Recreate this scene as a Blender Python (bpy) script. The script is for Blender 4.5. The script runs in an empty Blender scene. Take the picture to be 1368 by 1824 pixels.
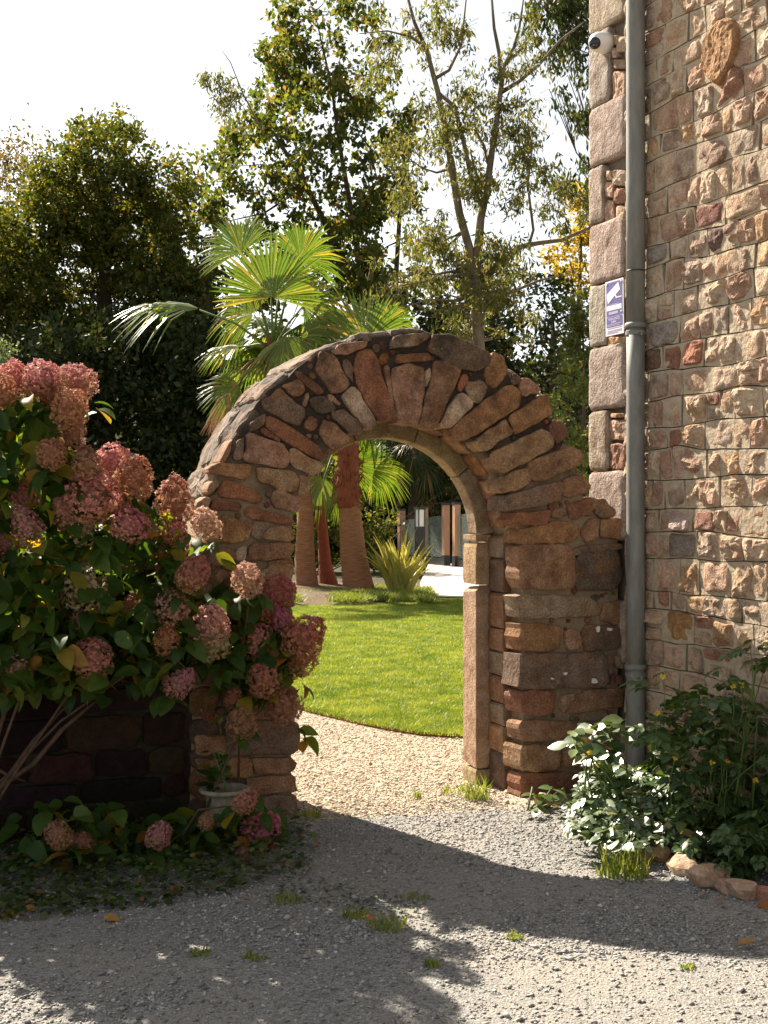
import bpy, math, random
import numpy as np
from mathutils import Vector, Matrix, noise

R = math.radians
scene = bpy.context.scene

# ------------------------------------------------------------------ camera, sky, sun, exposure
FPX, CX, CY, EYE = 2200.0, 684.0, 912.0, 1.6
cam = bpy.data.cameras.new('camera')
cam.sensor_fit = 'VERTICAL'
cam.sensor_height = 36.0
cam.lens = 36.0 * FPX / 1824.0
cam.clip_start = 0.05
cam.clip_end = 900.0
cam_ob = bpy.data.objects.new('camera', cam)
cam_ob.location = (0, 0, EYE)
cam_ob.rotation_euler = (R(90), 0, 0)
scene.collection.objects.link(cam_ob)
scene.camera = cam_ob

SUN_AZ, SUN_EL = 39.5, 41.5            # degrees left of straight ahead, above the horizon
to_sun = Vector((-math.sin(R(SUN_AZ)) * math.cos(R(SUN_EL)),
                 math.cos(R(SUN_AZ)) * math.cos(R(SUN_EL)), math.sin(R(SUN_EL))))
world = bpy.data.worlds.new('World')
scene.world = world
world.use_nodes = True
wn = world.node_tree
sky = wn.nodes.new('ShaderNodeTexSky')
sky.sky_type = 'NISHITA'
sky.sun_disc = False
sky.sun_elevation = R(SUN_EL)
sky.sun_rotation = R(-SUN_AZ)
sky.altitude = 30
sky.air_density = 1.0
sky.dust_density = 1.0
sky.ozone_density = 1.0
bg = wn.nodes['Background']
bg.inputs['Strength'].default_value = 0.066
veil = wn.nodes.new('ShaderNodeHueSaturation')      # a thin bright veil of haze over the whole sky
veil.inputs['Saturation'].default_value = 0.38
wn.links.new(sky.outputs[0], veil.inputs['Color'])
tint = wn.nodes.new('ShaderNodeMix')
tint.data_type = 'RGBA'
tint.blend_type = 'MULTIPLY'
tint.inputs[0].default_value = 1.0
tint.inputs[7].default_value = (1.0, 0.975, 0.93, 1.0)
wn.links.new(veil.outputs[0], tint.inputs[6])
wn.links.new(tint.outputs[2], bg.inputs['Color'])

sun = bpy.data.lights.new('sun', 'SUN')
sun.energy = 5.0
sun.angle = R(0.55)
sun.color = (1.0, 0.89, 0.74)
sun_ob = bpy.data.objects.new('sun', sun)
sun_ob.rotation_euler = (-to_sun).to_track_quat('-Z', 'Y').to_euler()
sun_ob.location = to_sun * 60
scene.collection.objects.link(sun_ob)

scene.view_settings.view_transform = 'Standard'
scene.view_settings.look = 'None'
scene.view_settings.exposure = 1.65
scene.view_settings.gamma = 1.0
scene.view_settings.use_curve_mapping = False

# ------------------------------------------------------------------ places
WA = R(21.2)
P0 = Vector((-0.46, 6.46, 0.0))                      # front left corner of the opening
WU = Vector((math.cos(WA), math.sin(WA), 0))         # along the arch wall
WN = Vector((math.sin(WA), -math.cos(WA), 0))        # out of its front
Q0 = Vector((1.39, 7.18, 0.0))                       # where arch wall and house meet
HD = Vector((0.42, -0.9075241, 0))                    # along the house wall, towards the viewer
HN = Vector((-0.9075241, -0.42, 0))
ZV = Vector((0, 0, 1))
CAM = Vector((0, 0, EYE))


def ray(px, py):
    return Vector(((px - CX) / FPX, 1.0, -(py - CY) / FPX))


def at(px, py, d):
    return CAM + ray(px, py) * d


def on_ground(px, py, z=0.0):
    d = (EYE - z) * FPX / (py - CY)
    return at(px, py, d)


def wall(u, z, w=0.0):
    return P0 + WU * u + WN * w + ZV * z


def face(px, py, w=0.0):
    r = ray(px, py)
    t = (P0 + WN * w - CAM).dot(WN) / r.dot(WN)
    p = CAM + r * t - P0
    return (p.dot(WU), p.z)


def house(s, z, h=0.0):
    return Q0 + HD * s + HN * h + ZV * z


def hface(px, py, h=0.0):
    r = ray(px, py)
    t = (Q0 + HN * h - CAM).dot(HN) / r.dot(HN)
    p = CAM + r * t - Q0
    return (p.dot(HD), p.z)


# ------------------------------------------------------------------ building blocks
COL = scene.collection


def tag(o, label=None, cat=None, group=None, kind=None):
    if label:
        o['label'] = label
    if cat:
        o['category'] = cat
    if group:
        o['group'] = group
    if kind:
        o['kind'] = kind
    return o


def thing(name, loc, label, cat, group=None):
    o = bpy.data.objects.new(name, None)
    o.empty_display_size = 0.1
    o.location = loc
    COL.objects.link(o)
    return tag(o, label, cat, group)


def link_to(o, parent):
    COL.objects.link(o)
    if parent is not None:
        o.parent = parent


def world_loc(o):
    p = Vector(o.location)
    q = o.parent
    while q is not None:
        p += Vector(q.location)
        q = q.parent
    return p


def mesh_np(name, V, F, mat, smooth=False):
    V = np.asarray(V, dtype=np.float32).reshape(-1, 3)
    F = np.asarray(F, dtype=np.int32)
    m = bpy.data.meshes.new(name)
    n, k = F.shape
    m.vertices.add(len(V))
    m.vertices.foreach_set('co', V.ravel())
    m.loops.add(n * k)
    m.loops.foreach_set('vertex_index', F.ravel())
    m.polygons.add(n)
    m.polygons.foreach_set('loop_start', np.arange(0, n * k, k, dtype=np.int32))
    m.polygons.foreach_set('loop_total', np.full(n, k, dtype=np.int32))
    if smooth:
        m.polygons.foreach_set('use_smooth', np.ones(n, dtype=bool))
    m.update(calc_edges=True)
    m.materials.append(mat)
    return m


def build(name, V, F, mat, parent=None, color=None, smooth=False, origin=None, flat_from=None):
    """one mesh object from world-space verts; origin at its middle (or given)"""
    Va = np.asarray([tuple(v) for v in V], dtype=np.float64) if not isinstance(V, np.ndarray) else V.astype(np.float64)
    if origin is None:
        origin = Va.mean(axis=0) if parent is not None else np.array((Va[:, 0].mean(), Va[:, 1].mean(), Va[:, 2].min()))
    origin = np.array(tuple(origin))
    if isinstance(F, np.ndarray):
        m = mesh_np(name, Va - origin, F, mat, smooth)
    else:
        m = bpy.data.meshes.new(name)
        m.from_pydata((Va - origin).tolist(), [], F)
        if smooth:
            sm = np.ones(len(m.polygons), dtype=bool)
            if flat_from is not None:
                sm[flat_from:] = False
            m.polygons.foreach_set('use_smooth', sm)
        m.materials.append(mat)
        m.update()
    o = bpy.data.objects.new(name, m)
    link_to(o, parent)
    o.location = Vector(origin) - (world_loc(parent) if parent is not None else Vector((0, 0, 0)))
    if color is not None:
        o.color = (*color[:3], 1.0)
    return o


def place(name, mesh, M, parent, color=None):
    """an object that shares a mesh, set by world matrix M"""
    o = bpy.data.objects.new(name, mesh)
    link_to(o, parent)
    off = world_loc(parent) if parent is not None else Vector((0, 0, 0))
    o.matrix_basis = Matrix.Translation(-off) @ M
    if color is not None:
        o.color = (*color[:3], 1.0)
    return o


class Geo:
    def __init__(self):
        self.V, self.F = [], []

    def add(self, V, F):
        b = len(self.V)
        self.V.extend([tuple(v) for v in V])
        self.F.extend([tuple(i + b for i in f) for f in F])

    def tube(self, pts, rad, sides=8, cap=True):
        pts = [Vector(p) for p in pts]
        b = len(self.V)
        prev = None
        n = len(pts)
        for i, p in enumerate(pts):
            t = (pts[min(i + 1, n - 1)] - pts[max(i - 1, 0)]).normalized()
            if prev is None:
                a = t.orthogonal().normalized()
            else:
                a = (prev - t * prev.dot(t))
                a = a.normalized() if a.length > 1e-6 else t.orthogonal().normalized()
            prev = a
            c = t.cross(a)
            r = rad[i] if isinstance(rad, (list, tuple)) else rad
            for k in range(sides):
                an = 2 * math.pi * k / sides
                self.V.append(tuple(p + (a * math.cos(an) + c * math.sin(an)) * r))
        for i in range(n - 1):
            for k in range(sides):
                k2 = (k + 1) % sides
                self.F.append((b + i * sides + k, b + i * sides + k2, b + (i + 1) * sides + k2, b + (i + 1) * sides + k))
        if cap:
            self.F.append(tuple(b + k for k in reversed(range(sides))))
            self.F.append(tuple(b + (n - 1) * sides + k for k in range(sides)))

    def lathe(self, base, prof, sides=24):
        base = Vector(base)
        b = len(self.V)
        for r, z in prof:
            for k in range(sides):
                an = 2 * math.pi * k / sides
                self.V.append((base.x + r * math.cos(an), base.y + r * math.sin(an), base.z + z))
        for i in range(len(prof) - 1):
            for k in range(sides):
                k2 = (k + 1) % sides
                self.F.append((b + i * sides + k, b + i * sides + k2, b + (i + 1) * sides + k2, b + (i + 1) * sides + k))

    def prism(self, poly, fn, h0, h1):
        """poly (a,b) list, fn(a,b,h)->world"""
        b = len(self.V)
        n = len(poly)
        for h in (h0, h1):
            for p in poly:
                self.V.append(tuple(fn(p[0], p[1], h)))
        self.F.append(tuple(b + n + i for i in range(n)))
        self.F.append(tuple(b + i for i in reversed(range(n))))
        for i in range(n):
            j = (i + 1) % n
            self.F.append((b + i, b + j, b + n + j, b + n + i))

    def box(self, c, sx, sy, sz, ax=None):
        c = Vector(c)
        X = ax if ax is not None else Vector((1, 0, 0))
        Y = ZV.cross(X)
        self.prism([(-sx / 2, -sy / 2), (sx / 2, -sy / 2), (sx / 2, sy / 2), (-sx / 2, sy / 2)],
                   lambda a, b_, h: c + X * a + Y * b_ + ZV * h, 0, sz)

    def make(self, name, mat, parent=None, **k):
        return build(name, self.V, self.F, mat, parent, **k)


def bevel(o, w=0.004, seg=2):
    m = o.modifiers.new('bevel', 'BEVEL')
    m.width = w
    m.segments = seg
    m.limit_method = 'ANGLE'
    return o


def area(poly):
    return 0.5 * sum(poly[i][0] * poly[(i + 1) % len(poly)][1] - poly[(i + 1) % len(poly)][0] * poly[i][1] for i in range(len(poly)))


def resample(poly, n):
    L = [0.0]
    m = len(poly)
    for i in range(m):
        a, b = poly[i], poly[(i + 1) % m]
        L.append(L[-1] + math.hypot(b[0] - a[0], b[1] - a[1]))
    out, k = [], 0
    for j in range(n):
        t = L[-1] * j / n
        while L[k + 1] < t:
            k += 1
        f = (t - L[k]) / max(1e-9, L[k + 1] - L[k])
        a, b = poly[k], poly[(k + 1) % m]
        out.append((a[0] + (b[0] - a[0]) * f, a[1] + (b[1] - a[1]) * f))
    return out, L[-1]


def stone_geo(poly, fn, rng, depth=0.12, h=0.0, relief=0.006, rnd=0.012, freq=9.0, facet=0.0, cut=0.2, jit=0.012, step=0.022, nmin=14, nmax=26, dense=False):
    """an irregular dressed or rough stone: outline poly (a,b), fn(a,b,h)->world"""
    if area(poly) < 0:
        poly = poly[::-1]
    q = []
    m = len(poly)
    for i in range(m):
        a, b = poly[i], poly[(i + 1) % m]
        q.append((a[0] + (b[0] - a[0]) * cut, a[1] + (b[1] - a[1]) * cut))
        q.append((a[0] + (b[0] - a[0]) * (1 - cut), a[1] + (b[1] - a[1]) * (1 - cut)))
    _, per = resample(q, 4)
    n = max(nmin, min(nmax, int(per / step)))
    q, per = resample(q, n)
    size = per / 4
    ox, oy = rng.uniform(-50, 50), rng.uniform(-50, 50)
    c = (sum(p[0] for p in q) / n, sum(p[1] for p in q) / n)
    q2 = []
    for p in q:
        k = 1 + jit / max(size, .03) * 2.0 * noise.noise((p[0] * 17 + ox, p[1] * 17 + oy, 0.3))
        q2.append((c[0] + (p[0] - c[0]) * k, c[1] + (p[1] - c[1]) * k))
    q = q2
    planes = []
    if facet > 0:
        for _ in range(rng.randint(3, 5)):
            an = rng.uniform(0, 2 * math.pi)
            sl = rng.uniform(0.35, 1.15)
            planes.append((math.cos(an) * sl, math.sin(an) * sl, rng.uniform(0.0, 0.5)))

    def hh(p):
        z = relief * (noise.noise((p[0] * freq + ox, p[1] * freq + oy, 1.7)) + 0.55 * noise.noise((p[0] * freq * 2.7 + ox, p[1] * freq * 2.7 + oy, 5.1)))
        if planes:
            x, y = (p[0] - c[0]) / size * 2, (p[1] - c[1]) / size * 2
            z += facet * (min(g[0] * x + g[1] * y + g[2] for g in planes) - 0.1)
        return z
    V, F = [], []
    rings = [(1.0, -rnd, 0.55), (0.955, -0.3 * rnd, 0.85), (0.86, 0.0, 1), (0.6, 0.0, 1), (0.32, 0.0, 1)]
    if dense:
        rings = rings[:3] + [(t_, 0.0, 1) for t_ in (.76, .66, .56, .46, .36, .26, .15)]
    for t, dz, k in rings:
        for p in q:
            pp = (c[0] + (p[0] - c[0]) * t, c[1] + (p[1] - c[1]) * t)
            V.append(fn(pp[0], pp[1], h + dz + hh(pp) * k))
    V.append(fn(c[0], c[1], h + hh(c)))
    ci = len(V) - 1
    for r in range(len(rings) - 1):
        for i in range(n):
            j = (i + 1) % n
            F.append((r * n + i, r * n + j, (r + 1) * n + j, (r + 1) * n + i))
    lr = (len(rings) - 1) * n
    for i in range(n):
        F.append((lr + i, lr + (i + 1) % n, ci))
    nf = len(F)
    b = len(V)
    for p in q:
        V.append(fn(c[0] + (p[0] - c[0]) * .97, c[1] + (p[1] - c[1]) * .97, h - depth))
    for i in range(n):
        j = (i + 1) % n
        F.append((b + i, b + j, j, i))
    F.append(tuple(b + i for i in reversed(range(n))))
    return V, F, nf


def stone(name, poly, fn, rng, mat, parent, color, smooth=True, **k):
    V, F, nf = stone_geo(poly, fn, rng, **k)
    return build(name, V, F, mat, parent, color=color, smooth=smooth, flat_from=nf)


# ------------------------------------------------------------------ materials
class NT:
    def __init__(self, name):
        self.m = bpy.data.materials.new(name)
        self.m.use_nodes = True
        self.t = self.m.node_tree
        self.t.nodes.clear()
        self.out = self.t.nodes.new('ShaderNodeOutputMaterial')

    def n(self, typ, **kw):
        nd = self.t.nodes.new(typ)
        for k, v in kw.items():
            if hasattr(nd, k):
                setattr(nd, k, v)
            else:
                self.set(nd, k.replace('_', ' '), v)
        return nd

    def set(self, nd, key, v):
        s = nd.inputs[key]
        if hasattr(v, 'is_output') or isinstance(v, bpy.types.NodeSocket):
            self.t.links.new(v, s)
        else:
            s.default_value = v

    def mix(self, fac, a, b, mode='MIX'):
        nd = self.t.nodes.new('ShaderNodeMix')
        nd.data_type = 'RGBA'
        nd.blend_type = mode
        for s, v in ((nd.inputs[0], fac), (nd.inputs[6], a), (nd.inputs[7], b)):
            if isinstance(v, bpy.types.NodeSocket):
                self.t.links.new(v, s)
            else:
                s.default_value = (*v, 1.0) if isinstance(v, tuple) and len(v) == 3 else v
        return nd.outputs[2]

    def math(self, op, a, b=0.0):
        nd = self.t.nodes.new('ShaderNodeMath')
        nd.operation = op
        for s, v in ((nd.inputs[0], a), (nd.inputs[1], b)):
            if isinstance(v, bpy.types.NodeSocket):
                self.t.links.new(v, s)
            else:
                s.default_value = v
        return nd.outputs[0]

    def ramp(self, fac, stops, interp='LINEAR'):
        nd = self.t.nodes.new('ShaderNodeValToRGB')
        cr = nd.color_ramp
        cr.interpolation = interp
        while len(cr.elements) < len(stops):
            cr.elements.new(0.5)
        for e, (p, c) in zip(cr.elements, stops):
            e.position = p
            e.color = (*c, 1.0) if isinstance(c, tuple) else (c, c, c, 1.0)
        self.t.links.new(fac, nd.inputs[0])
        return nd.outputs[0]

    def noise(self, scale, detail=4.0, rough=0.55, coord='Object', dim=None):
        tc = self.t.nodes.new('ShaderNodeTexCoord')
        nd = self.t.nodes.new('ShaderNodeTexNoise')
        nd.inputs['Scale'].default_value = scale
        nd.inputs['Detail'].default_value = detail
        nd.inputs['Roughness'].default_value = rough
        src = tc.outputs[coord]
        if dim is not None:
            mp = self.t.nodes.new('ShaderNodeMapping')
            mp.inputs['Scale'].default_value = dim
            self.t.links.new(src, mp.inputs[0])
            src = mp.outputs[0]
        self.t.links.new(src, nd.inputs['Vector'])
        return nd.outputs['Fac']

    def position_noise(self, scale, detail=4.0, rough=0.55, dim=None):
        g = self.t.nodes.new('ShaderNodeNewGeometry')
        nd = self.t.nodes.new('ShaderNodeTexNoise')
        nd.inputs['Scale'].default_value = scale
        nd.inputs['Detail'].default_value = detail
        nd.inputs['Roughness'].default_value = rough
        src = g.outputs['Position']
        if dim is not None:
            mp = self.t.nodes.new('ShaderNodeMapping')
            mp.inputs['Scale'].default_value = dim
            self.t.links.new(src, mp.inputs[0])
            src = mp.outputs[0]
        self.t.links.new(src, nd.inputs['Vector'])
        return nd.outputs['Fac']

    def bump(self, height, strength=0.5, dist=0.01):
        nd = self.t.nodes.new('ShaderNodeBump')
        nd.inputs['Strength'].default_value = strength
        nd.inputs['Distance'].default_value = dist
        self.t.links.new(height, nd.inputs['Height'])
        return nd.outputs[0]

    def bsdf(self, color, rough=0.9, spec=0.3, normal=None, metal=0.0):
        b = self.t.nodes.new('ShaderNodeBsdfPrincipled')
        for k, v in (('Base Color', color), ('Roughness', rough), ('Specular IOR Level', spec), ('Metallic', metal)):
            if isinstance(v, bpy.types.NodeSocket):
                self.t.links.new(v, b.inputs[k])
            else:
                b.inputs[k].default_value = (*v, 1.0) if isinstance(v, tuple) and len(v) == 3 else v
        if normal is not None:
            self.t.links.new(normal, b.inputs['Normal'])
        return b

    def end(self, shader):
        self.t.links.new(shader, self.out.inputs['Surface'])
        return self.m


def mat_stone(name, bump=0.6, dist=0.012, fine=45.0, lichen=0.0, dark=0.35, hue=0.25, crust=0.0):
    t = NT(name)
    oi = t.n('ShaderNodeObjectInfo')
    col = oi.outputs['Color']
    n1 = t.position_noise(14.0, 5, 0.6)
    n2 = t.position_noise(fine * 2.2, 3, 0.6)
    n3 = t.position_noise(5.0, 3, 0.5)
    c = t.mix(t.ramp(n1, [(0.35, 0.0), (0.7, 1.0)]), col, t.mix(1.0, col, (0.55, 0.45, 0.40), 'MULTIPLY'))
    c = t.mix(t.math('MULTIPLY', t.ramp(n3, [(0.5, 0.0), (0.62, 1.0)]), hue), c, (0.30, 0.14, 0.06))
    c = t.mix(dark, c, t.mix(1.0, c, t.ramp(n2, [(0.3, 0.35), (0.7, 1.35)]), 'MULTIPLY'))
    if crust > 0:                                   # black weathering crust, thickest near the top of the ring
        g = t.n('ShaderNodeNewGeometry')
        sx = t.n('ShaderNodeSeparateXYZ')
        t.t.links.new(g.outputs['Position'], sx.inputs[0])
        up = t.ramp(t.math('DIVIDE', sx.outputs['Z'], 3.0), [(0.35, 0.25), (0.8, 1.0)])
        k1 = t.ramp(t.position_noise(7.5, 5, 0.7), [(0.46, 0.0), (0.66, 1.0)])
        c = t.mix(t.math('MULTIPLY', t.math('MULTIPLY', k1, up), crust), c, (0.030, 0.022, 0.017))
    if lichen > 0:
        l = t.position_noise(38.0, 2, 0.5)
        c = t.mix(t.math('MULTIPLY', t.ramp(l, [(0.70, 0.0), (0.745, 1.0)]), lichen), c, (0.45, 0.43, 0.38))
    hb = t.math('ADD', t.position_noise(fine, 6, 0.65), t.math('MULTIPLY', n1, 1.2))
    b = t.bsdf(c, 0.92, 0.25, t.bump(hb, bump, dist))
    return t.end(b.outputs[0])


def mat_plain(name, c1, c2, scale=20.0, rough=0.85, bump=0.3, dist=0.004, spec=0.3, dim=None, metal=0.0, detail=5):
    t = NT(name)
    nz = t.position_noise(scale, detail, 0.6, dim)
    c = t.mix(t.ramp(nz, [(0.3, 0.0), (0.7, 1.0)]), c1, c2)
    b = t.bsdf(c, rough, spec, t.bump(nz, bump, dist) if bump else None, metal)
    return t.end(b.outputs[0])


def mat_island(name, stops, rough=0.85, spec=0.3, bump=0.0):
    t = NT(name)
    g = t.n('ShaderNodeNewGeometry')
    c = t.ramp(g.outputs['Random Per Island'], stops)
    b = t.bsdf(c, rough, spec)
    return t.end(b.outputs[0])


def mat_leaf(name, stops, transl=0.4, rough=0.45, spec=0.5, tcol=(1.25, 1.2, 0.45), veins=0.0, use_obj=True):
    t = NT(name)
    g = t.n('ShaderNodeNewGeometry')
    f = g.outputs['Random Per Island']
    if use_obj:
        oi = t.n('ShaderNodeObjectInfo')
        f = t.math('FRACT', t.math('ADD', f, oi.outputs['Random']))
    c = t.ramp(f, stops)
    nz = t.position_noise(30.0, 2, 0.5)
    c = t.mix(0.35, c, t.mix(1.0, c, t.ramp(nz, [(0.3, 0.5), (0.7, 1.4)]), 'MULTIPLY'))
    b = t.bsdf(c, rough, spec)
    tr = t.n('ShaderNodeBsdfTranslucent')
    tc = t.mix(1.0, c, tcol, 'MULTIPLY')
    t.t.links.new(tc, tr.inputs['Color'])
    mx = t.n('ShaderNodeMixShader')
    mx.inputs[0].default_value = transl
    t.t.links.new(b.outputs[0], mx.inputs[1])
    t.t.links.new(tr.outputs[0], mx.inputs[2])
    return t.end(mx.outputs[0])


M = {}
M['arch_stone'] = mat_stone('arch stone', 0.8, 0.011, 48, lichen=0.35, dark=0.8, hue=0.4, crust=0.7)
M['low_wall_stone'] = mat_stone('low wall stone', 0.8, 0.012, 40, dark=0.6, hue=0.0)  # no hue patches, so shade painted into the stone colours stays dark
M['house_stone'] = mat_stone('house stone', 1.0, 0.02, 42, lichen=0.0, dark=0.5, hue=0.12)
M['quoin'] = mat_stone('tooled granite', 1.0, 0.016, 48, dark=0.6, hue=0.0)
M['frame_stone'] = mat_stone('dressed sandstone', 0.9, 0.011, 60, dark=0.65, hue=0.06, crust=0.3)
M['rock'] = mat_stone('edging rock', 0.7, 0.012, 30, dark=0.35, hue=0.1)


def mat_arch_mortar():
    t = NT('arch mortar')
    g = t.n('ShaderNodeNewGeometry')
    sx = t.n('ShaderNodeSeparateXYZ')
    t.t.links.new(g.outputs['Position'], sx.inputs[0])
    nz = t.position_noise(4.0, 4, 0.6)
    hgt = t.math('ADD', sx.outputs['Z'], t.math('MULTIPLY', t.math('SUBTRACT', nz, 0.5), 1.1))
    f = t.ramp(t.math('DIVIDE', hgt, 3.0), [(0.52, 0.0), (0.66, 1.0)])     # mortar turns near black towards the top, with an uneven edge
    fine = t.position_noise(60.0, 5, 0.6)
    lo = t.mix(fine, (0.14, 0.10, 0.06), (0.36, 0.27, 0.175))
    hi = t.mix(fine, (0.016, 0.012, 0.010), (0.085, 0.065, 0.048))
    b = t.bsdf(t.mix(f, lo, hi), 0.95, 0.2, t.bump(fine, 0.8, 0.012))
    return t.end(b.outputs[0])


M['arch_mortar'] = mat_arch_mortar()
M['house_mortar'] = mat_plain('lime mortar', (0.33, 0.26, 0.18), (0.48, 0.39, 0.28), 26, 0.95, 0.9, 0.012)
M['shaded_mortar'] = mat_plain('mortar with painted shade', (0.014, 0.012, 0.007), (0.04, 0.03, 0.018), 30, 0.95, 0.6, 0.01)  # shade under the hydrangea is painted into this mortar colour
M['groove'] = mat_plain('recessed joint', (0.13, 0.105, 0.08), (0.2, 0.16, 0.12), 30, 0.95, 0.3)
M['zinc'] = mat_plain('weathered zinc', (0.15, 0.15, 0.14), (0.26, 0.255, 0.225), 22, 0.62, 0.15, 0.003, 0.4, dim=(1, 1, 0.25), metal=0.12)
M['white_plastic'] = mat_plain('white plastic', (0.80, 0.79, 0.76), (0.74, 0.73, 0.70), 12, 0.35, 0.0, 0, 0.5)
M['black_gloss'] = mat_plain('black acrylic', (0.012, 0.012, 0.014), (0.02, 0.02, 0.02), 5, 0.08, 0.0, 0, 0.6)
M['sign_blue'] = mat_plain('sign violet blue', (0.10, 0.085, 0.26), (0.13, 0.11, 0.30), 15, 0.4, 0.0, 0, 0.4)
M['sign_white'] = mat_plain('sign white', (0.80, 0.76, 0.78), (0.70, 0.66, 0.70), 15, 0.4, 0.0, 0, 0.4)
M['sign_lilac'] = mat_plain('sign lilac', (0.36, 0.31, 0.48), (0.42, 0.37, 0.52), 15, 0.4, 0.0, 0, 0.4)
M['urn'] = mat_plain('old cream stoneware', (0.17, 0.15, 0.10), (0.36, 0.33, 0.245), 26, 0.85, 0.4, 0.004)
M['soil'] = mat_plain('potting soil', (0.03, 0.02, 0.012), (0.06, 0.04, 0.025), 40, 0.95, 0.8, 0.01)
M['rust'] = mat_plain('rusted steel', (0.13, 0.05, 0.02), (0.22, 0.10, 0.05), 30, 0.9, 0.3)
M['post_wood'] = mat_plain('cedar post', (0.34, 0.19, 0.12), (0.44, 0.26, 0.17), 14, 0.7, 0.2, 0.003, dim=(3, 3, 0.3))
M['black_metal'] = mat_plain('black metal', (0.015, 0.014, 0.013), (0.03, 0.028, 0.026), 9, 0.45, 0.0, 0, 0.5)
M['deck_wood'] = mat_plain('bleached decking', (0.50, 0.45, 0.40), (0.62, 0.57, 0.51), 8, 0.7, 0.2, 0.003, dim=(0.4, 4, 4))
M['bark_palm'] = mat_plain('ringed palm bark', (0.15, 0.062, 0.03), (0.35, 0.165, 0.085), 10, 0.9, 0.9, 0.02, dim=(0.6, 0.6, 9.0))
M['bark_red'] = mat_plain('red palm fibre', (0.14, 0.035, 0.02), (0.26, 0.08, 0.04), 14, 0.9, 0.9, 0.02, dim=(4, 4, 1))
M['bark'] = mat_plain('dark bark', (0.05, 0.035, 0.022), (0.12, 0.085, 0.055), 12, 0.95, 0.8, 0.03, dim=(2, 2, 0.5))
M['bark_pale'] = mat_plain('peeling pale bark', (0.09, 0.068, 0.045), (0.25, 0.19, 0.13), 5, 0.9, 0.5, 0.02, dim=(1.5, 1.5, 0.4))
M['stem'] = mat_plain('brown woody stem', (0.05, 0.03, 0.018), (0.11, 0.065, 0.04), 25, 0.85, 0.3)
M['stem_green'] = mat_plain('green stem', (0.08, 0.13, 0.03), (0.14, 0.19, 0.05), 25, 0.6, 0.0, 0)
M['roof'] = mat_plain('roof slate', (0.06, 0.065, 0.075), (0.11, 0.115, 0.125), 6, 0.7, 0.3)

M['leaf_hydrangea'] = mat_leaf('hydrangea leaf', [(0.0, (0.035, 0.075, 0.014)), (0.55, (0.055, 0.11, 0.02)), (0.80, (0.10, 0.15, 0.025)), (0.93, (0.28, 0.22, 0.03)), (1.0, (0.30, 0.13, 0.03))], 0.5, 0.5, 0.3, (1.9, 1.7, 0.4))
M['leaf_bush'] = mat_leaf('glossy bush leaf', [(0.0, (0.07, 0.12, 0.04)), (0.7, (0.09, 0.14, 0.05)), (0.95, (0.15, 0.19, 0.06)), (1.0, (0.30, 0.20, 0.06))], 0.22, 0.33, 1.0)
M['leaf_weed'] = mat_leaf('weed leaf', [(0.0, (0.035, 0.075, 0.02)), (0.7, (0.06, 0.11, 0.03)), (1.0, (0.11, 0.16, 0.04))], 0.3, 0.42, 0.5)
M['leaf_ground'] = mat_leaf('ground cover leaf', [(0.0, (0.03, 0.06, 0.012)), (0.7, (0.06, 0.10, 0.022)), (0.94, (0.12, 0.15, 0.035)), (1.0, (0.30, 0.12, 0.03))], 0.3, 0.5, 0.4)
M['palm_leaf'] = mat_leaf('fan palm leaf', [(0.0, (0.085, 0.135, 0.02)), (0.6, (0.12, 0.17, 0.03)), (0.9, (0.20, 0.20, 0.045)), (1.0, (0.36, 0.24, 0.07))], 0.52, 0.32, 0.6, (1.25, 1.35, 0.4))
M['palm_dry'] = mat_leaf('dry palm leaf', [(0.0, (0.22, 0.11, 0.06)), (1.0, (0.40, 0.24, 0.13))], 0.35, 0.6, 0.3, (1.1, 0.9, 0.7))
M['palm_dark'] = mat_leaf('dark palm leaf', [(0.0, (0.035, 0.06, 0.012)), (0.75, (0.07, 0.09, 0.02)), (1.0, (0.35, 0.17, 0.03))], 0.4, 0.45, 0.4)
M['flax'] = mat_leaf('striped flax blade', [(0.0, (0.36, 0.34, 0.08)), (0.6, (0.52, 0.45, 0.14)), (1.0, (0.24, 0.26, 0.05))], 0.4, 0.4, 0.5, (1.1, 1.05, 0.6))
M['grass'] = mat_leaf('lawn grass', [(0.0, (0.15, 0.22, 0.022)), (0.6, (0.22, 0.295, 0.032)), (1.0, (0.34, 0.37, 0.085))], 0.4, 0.5, 0.4, use_obj=False)
M['tuft'] = mat_leaf('wild grass', [(0.0, (0.14, 0.20, 0.03)), (0.7, (0.22, 0.28, 0.05)), (1.0, (0.38, 0.30, 0.12))], 0.4, 0.5, 0.4)
M['petal_yellow'] = mat_leaf('yellow petal', [(0.0, (0.60, 0.40, 0.03)), (1.0, (0.70, 0.50, 0.05))], 0.3, 0.6, 0.3, (1, 1, 0.6))
M['dead_leaf'] = mat_leaf('fallen leaf', [(0.0, (0.42, 0.22, 0.04)), (0.5, (0.30, 0.11, 0.03)), (1.0, (0.50, 0.33, 0.08))], 0.2, 0.6, 0.3, (1, .9, .6))
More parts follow.
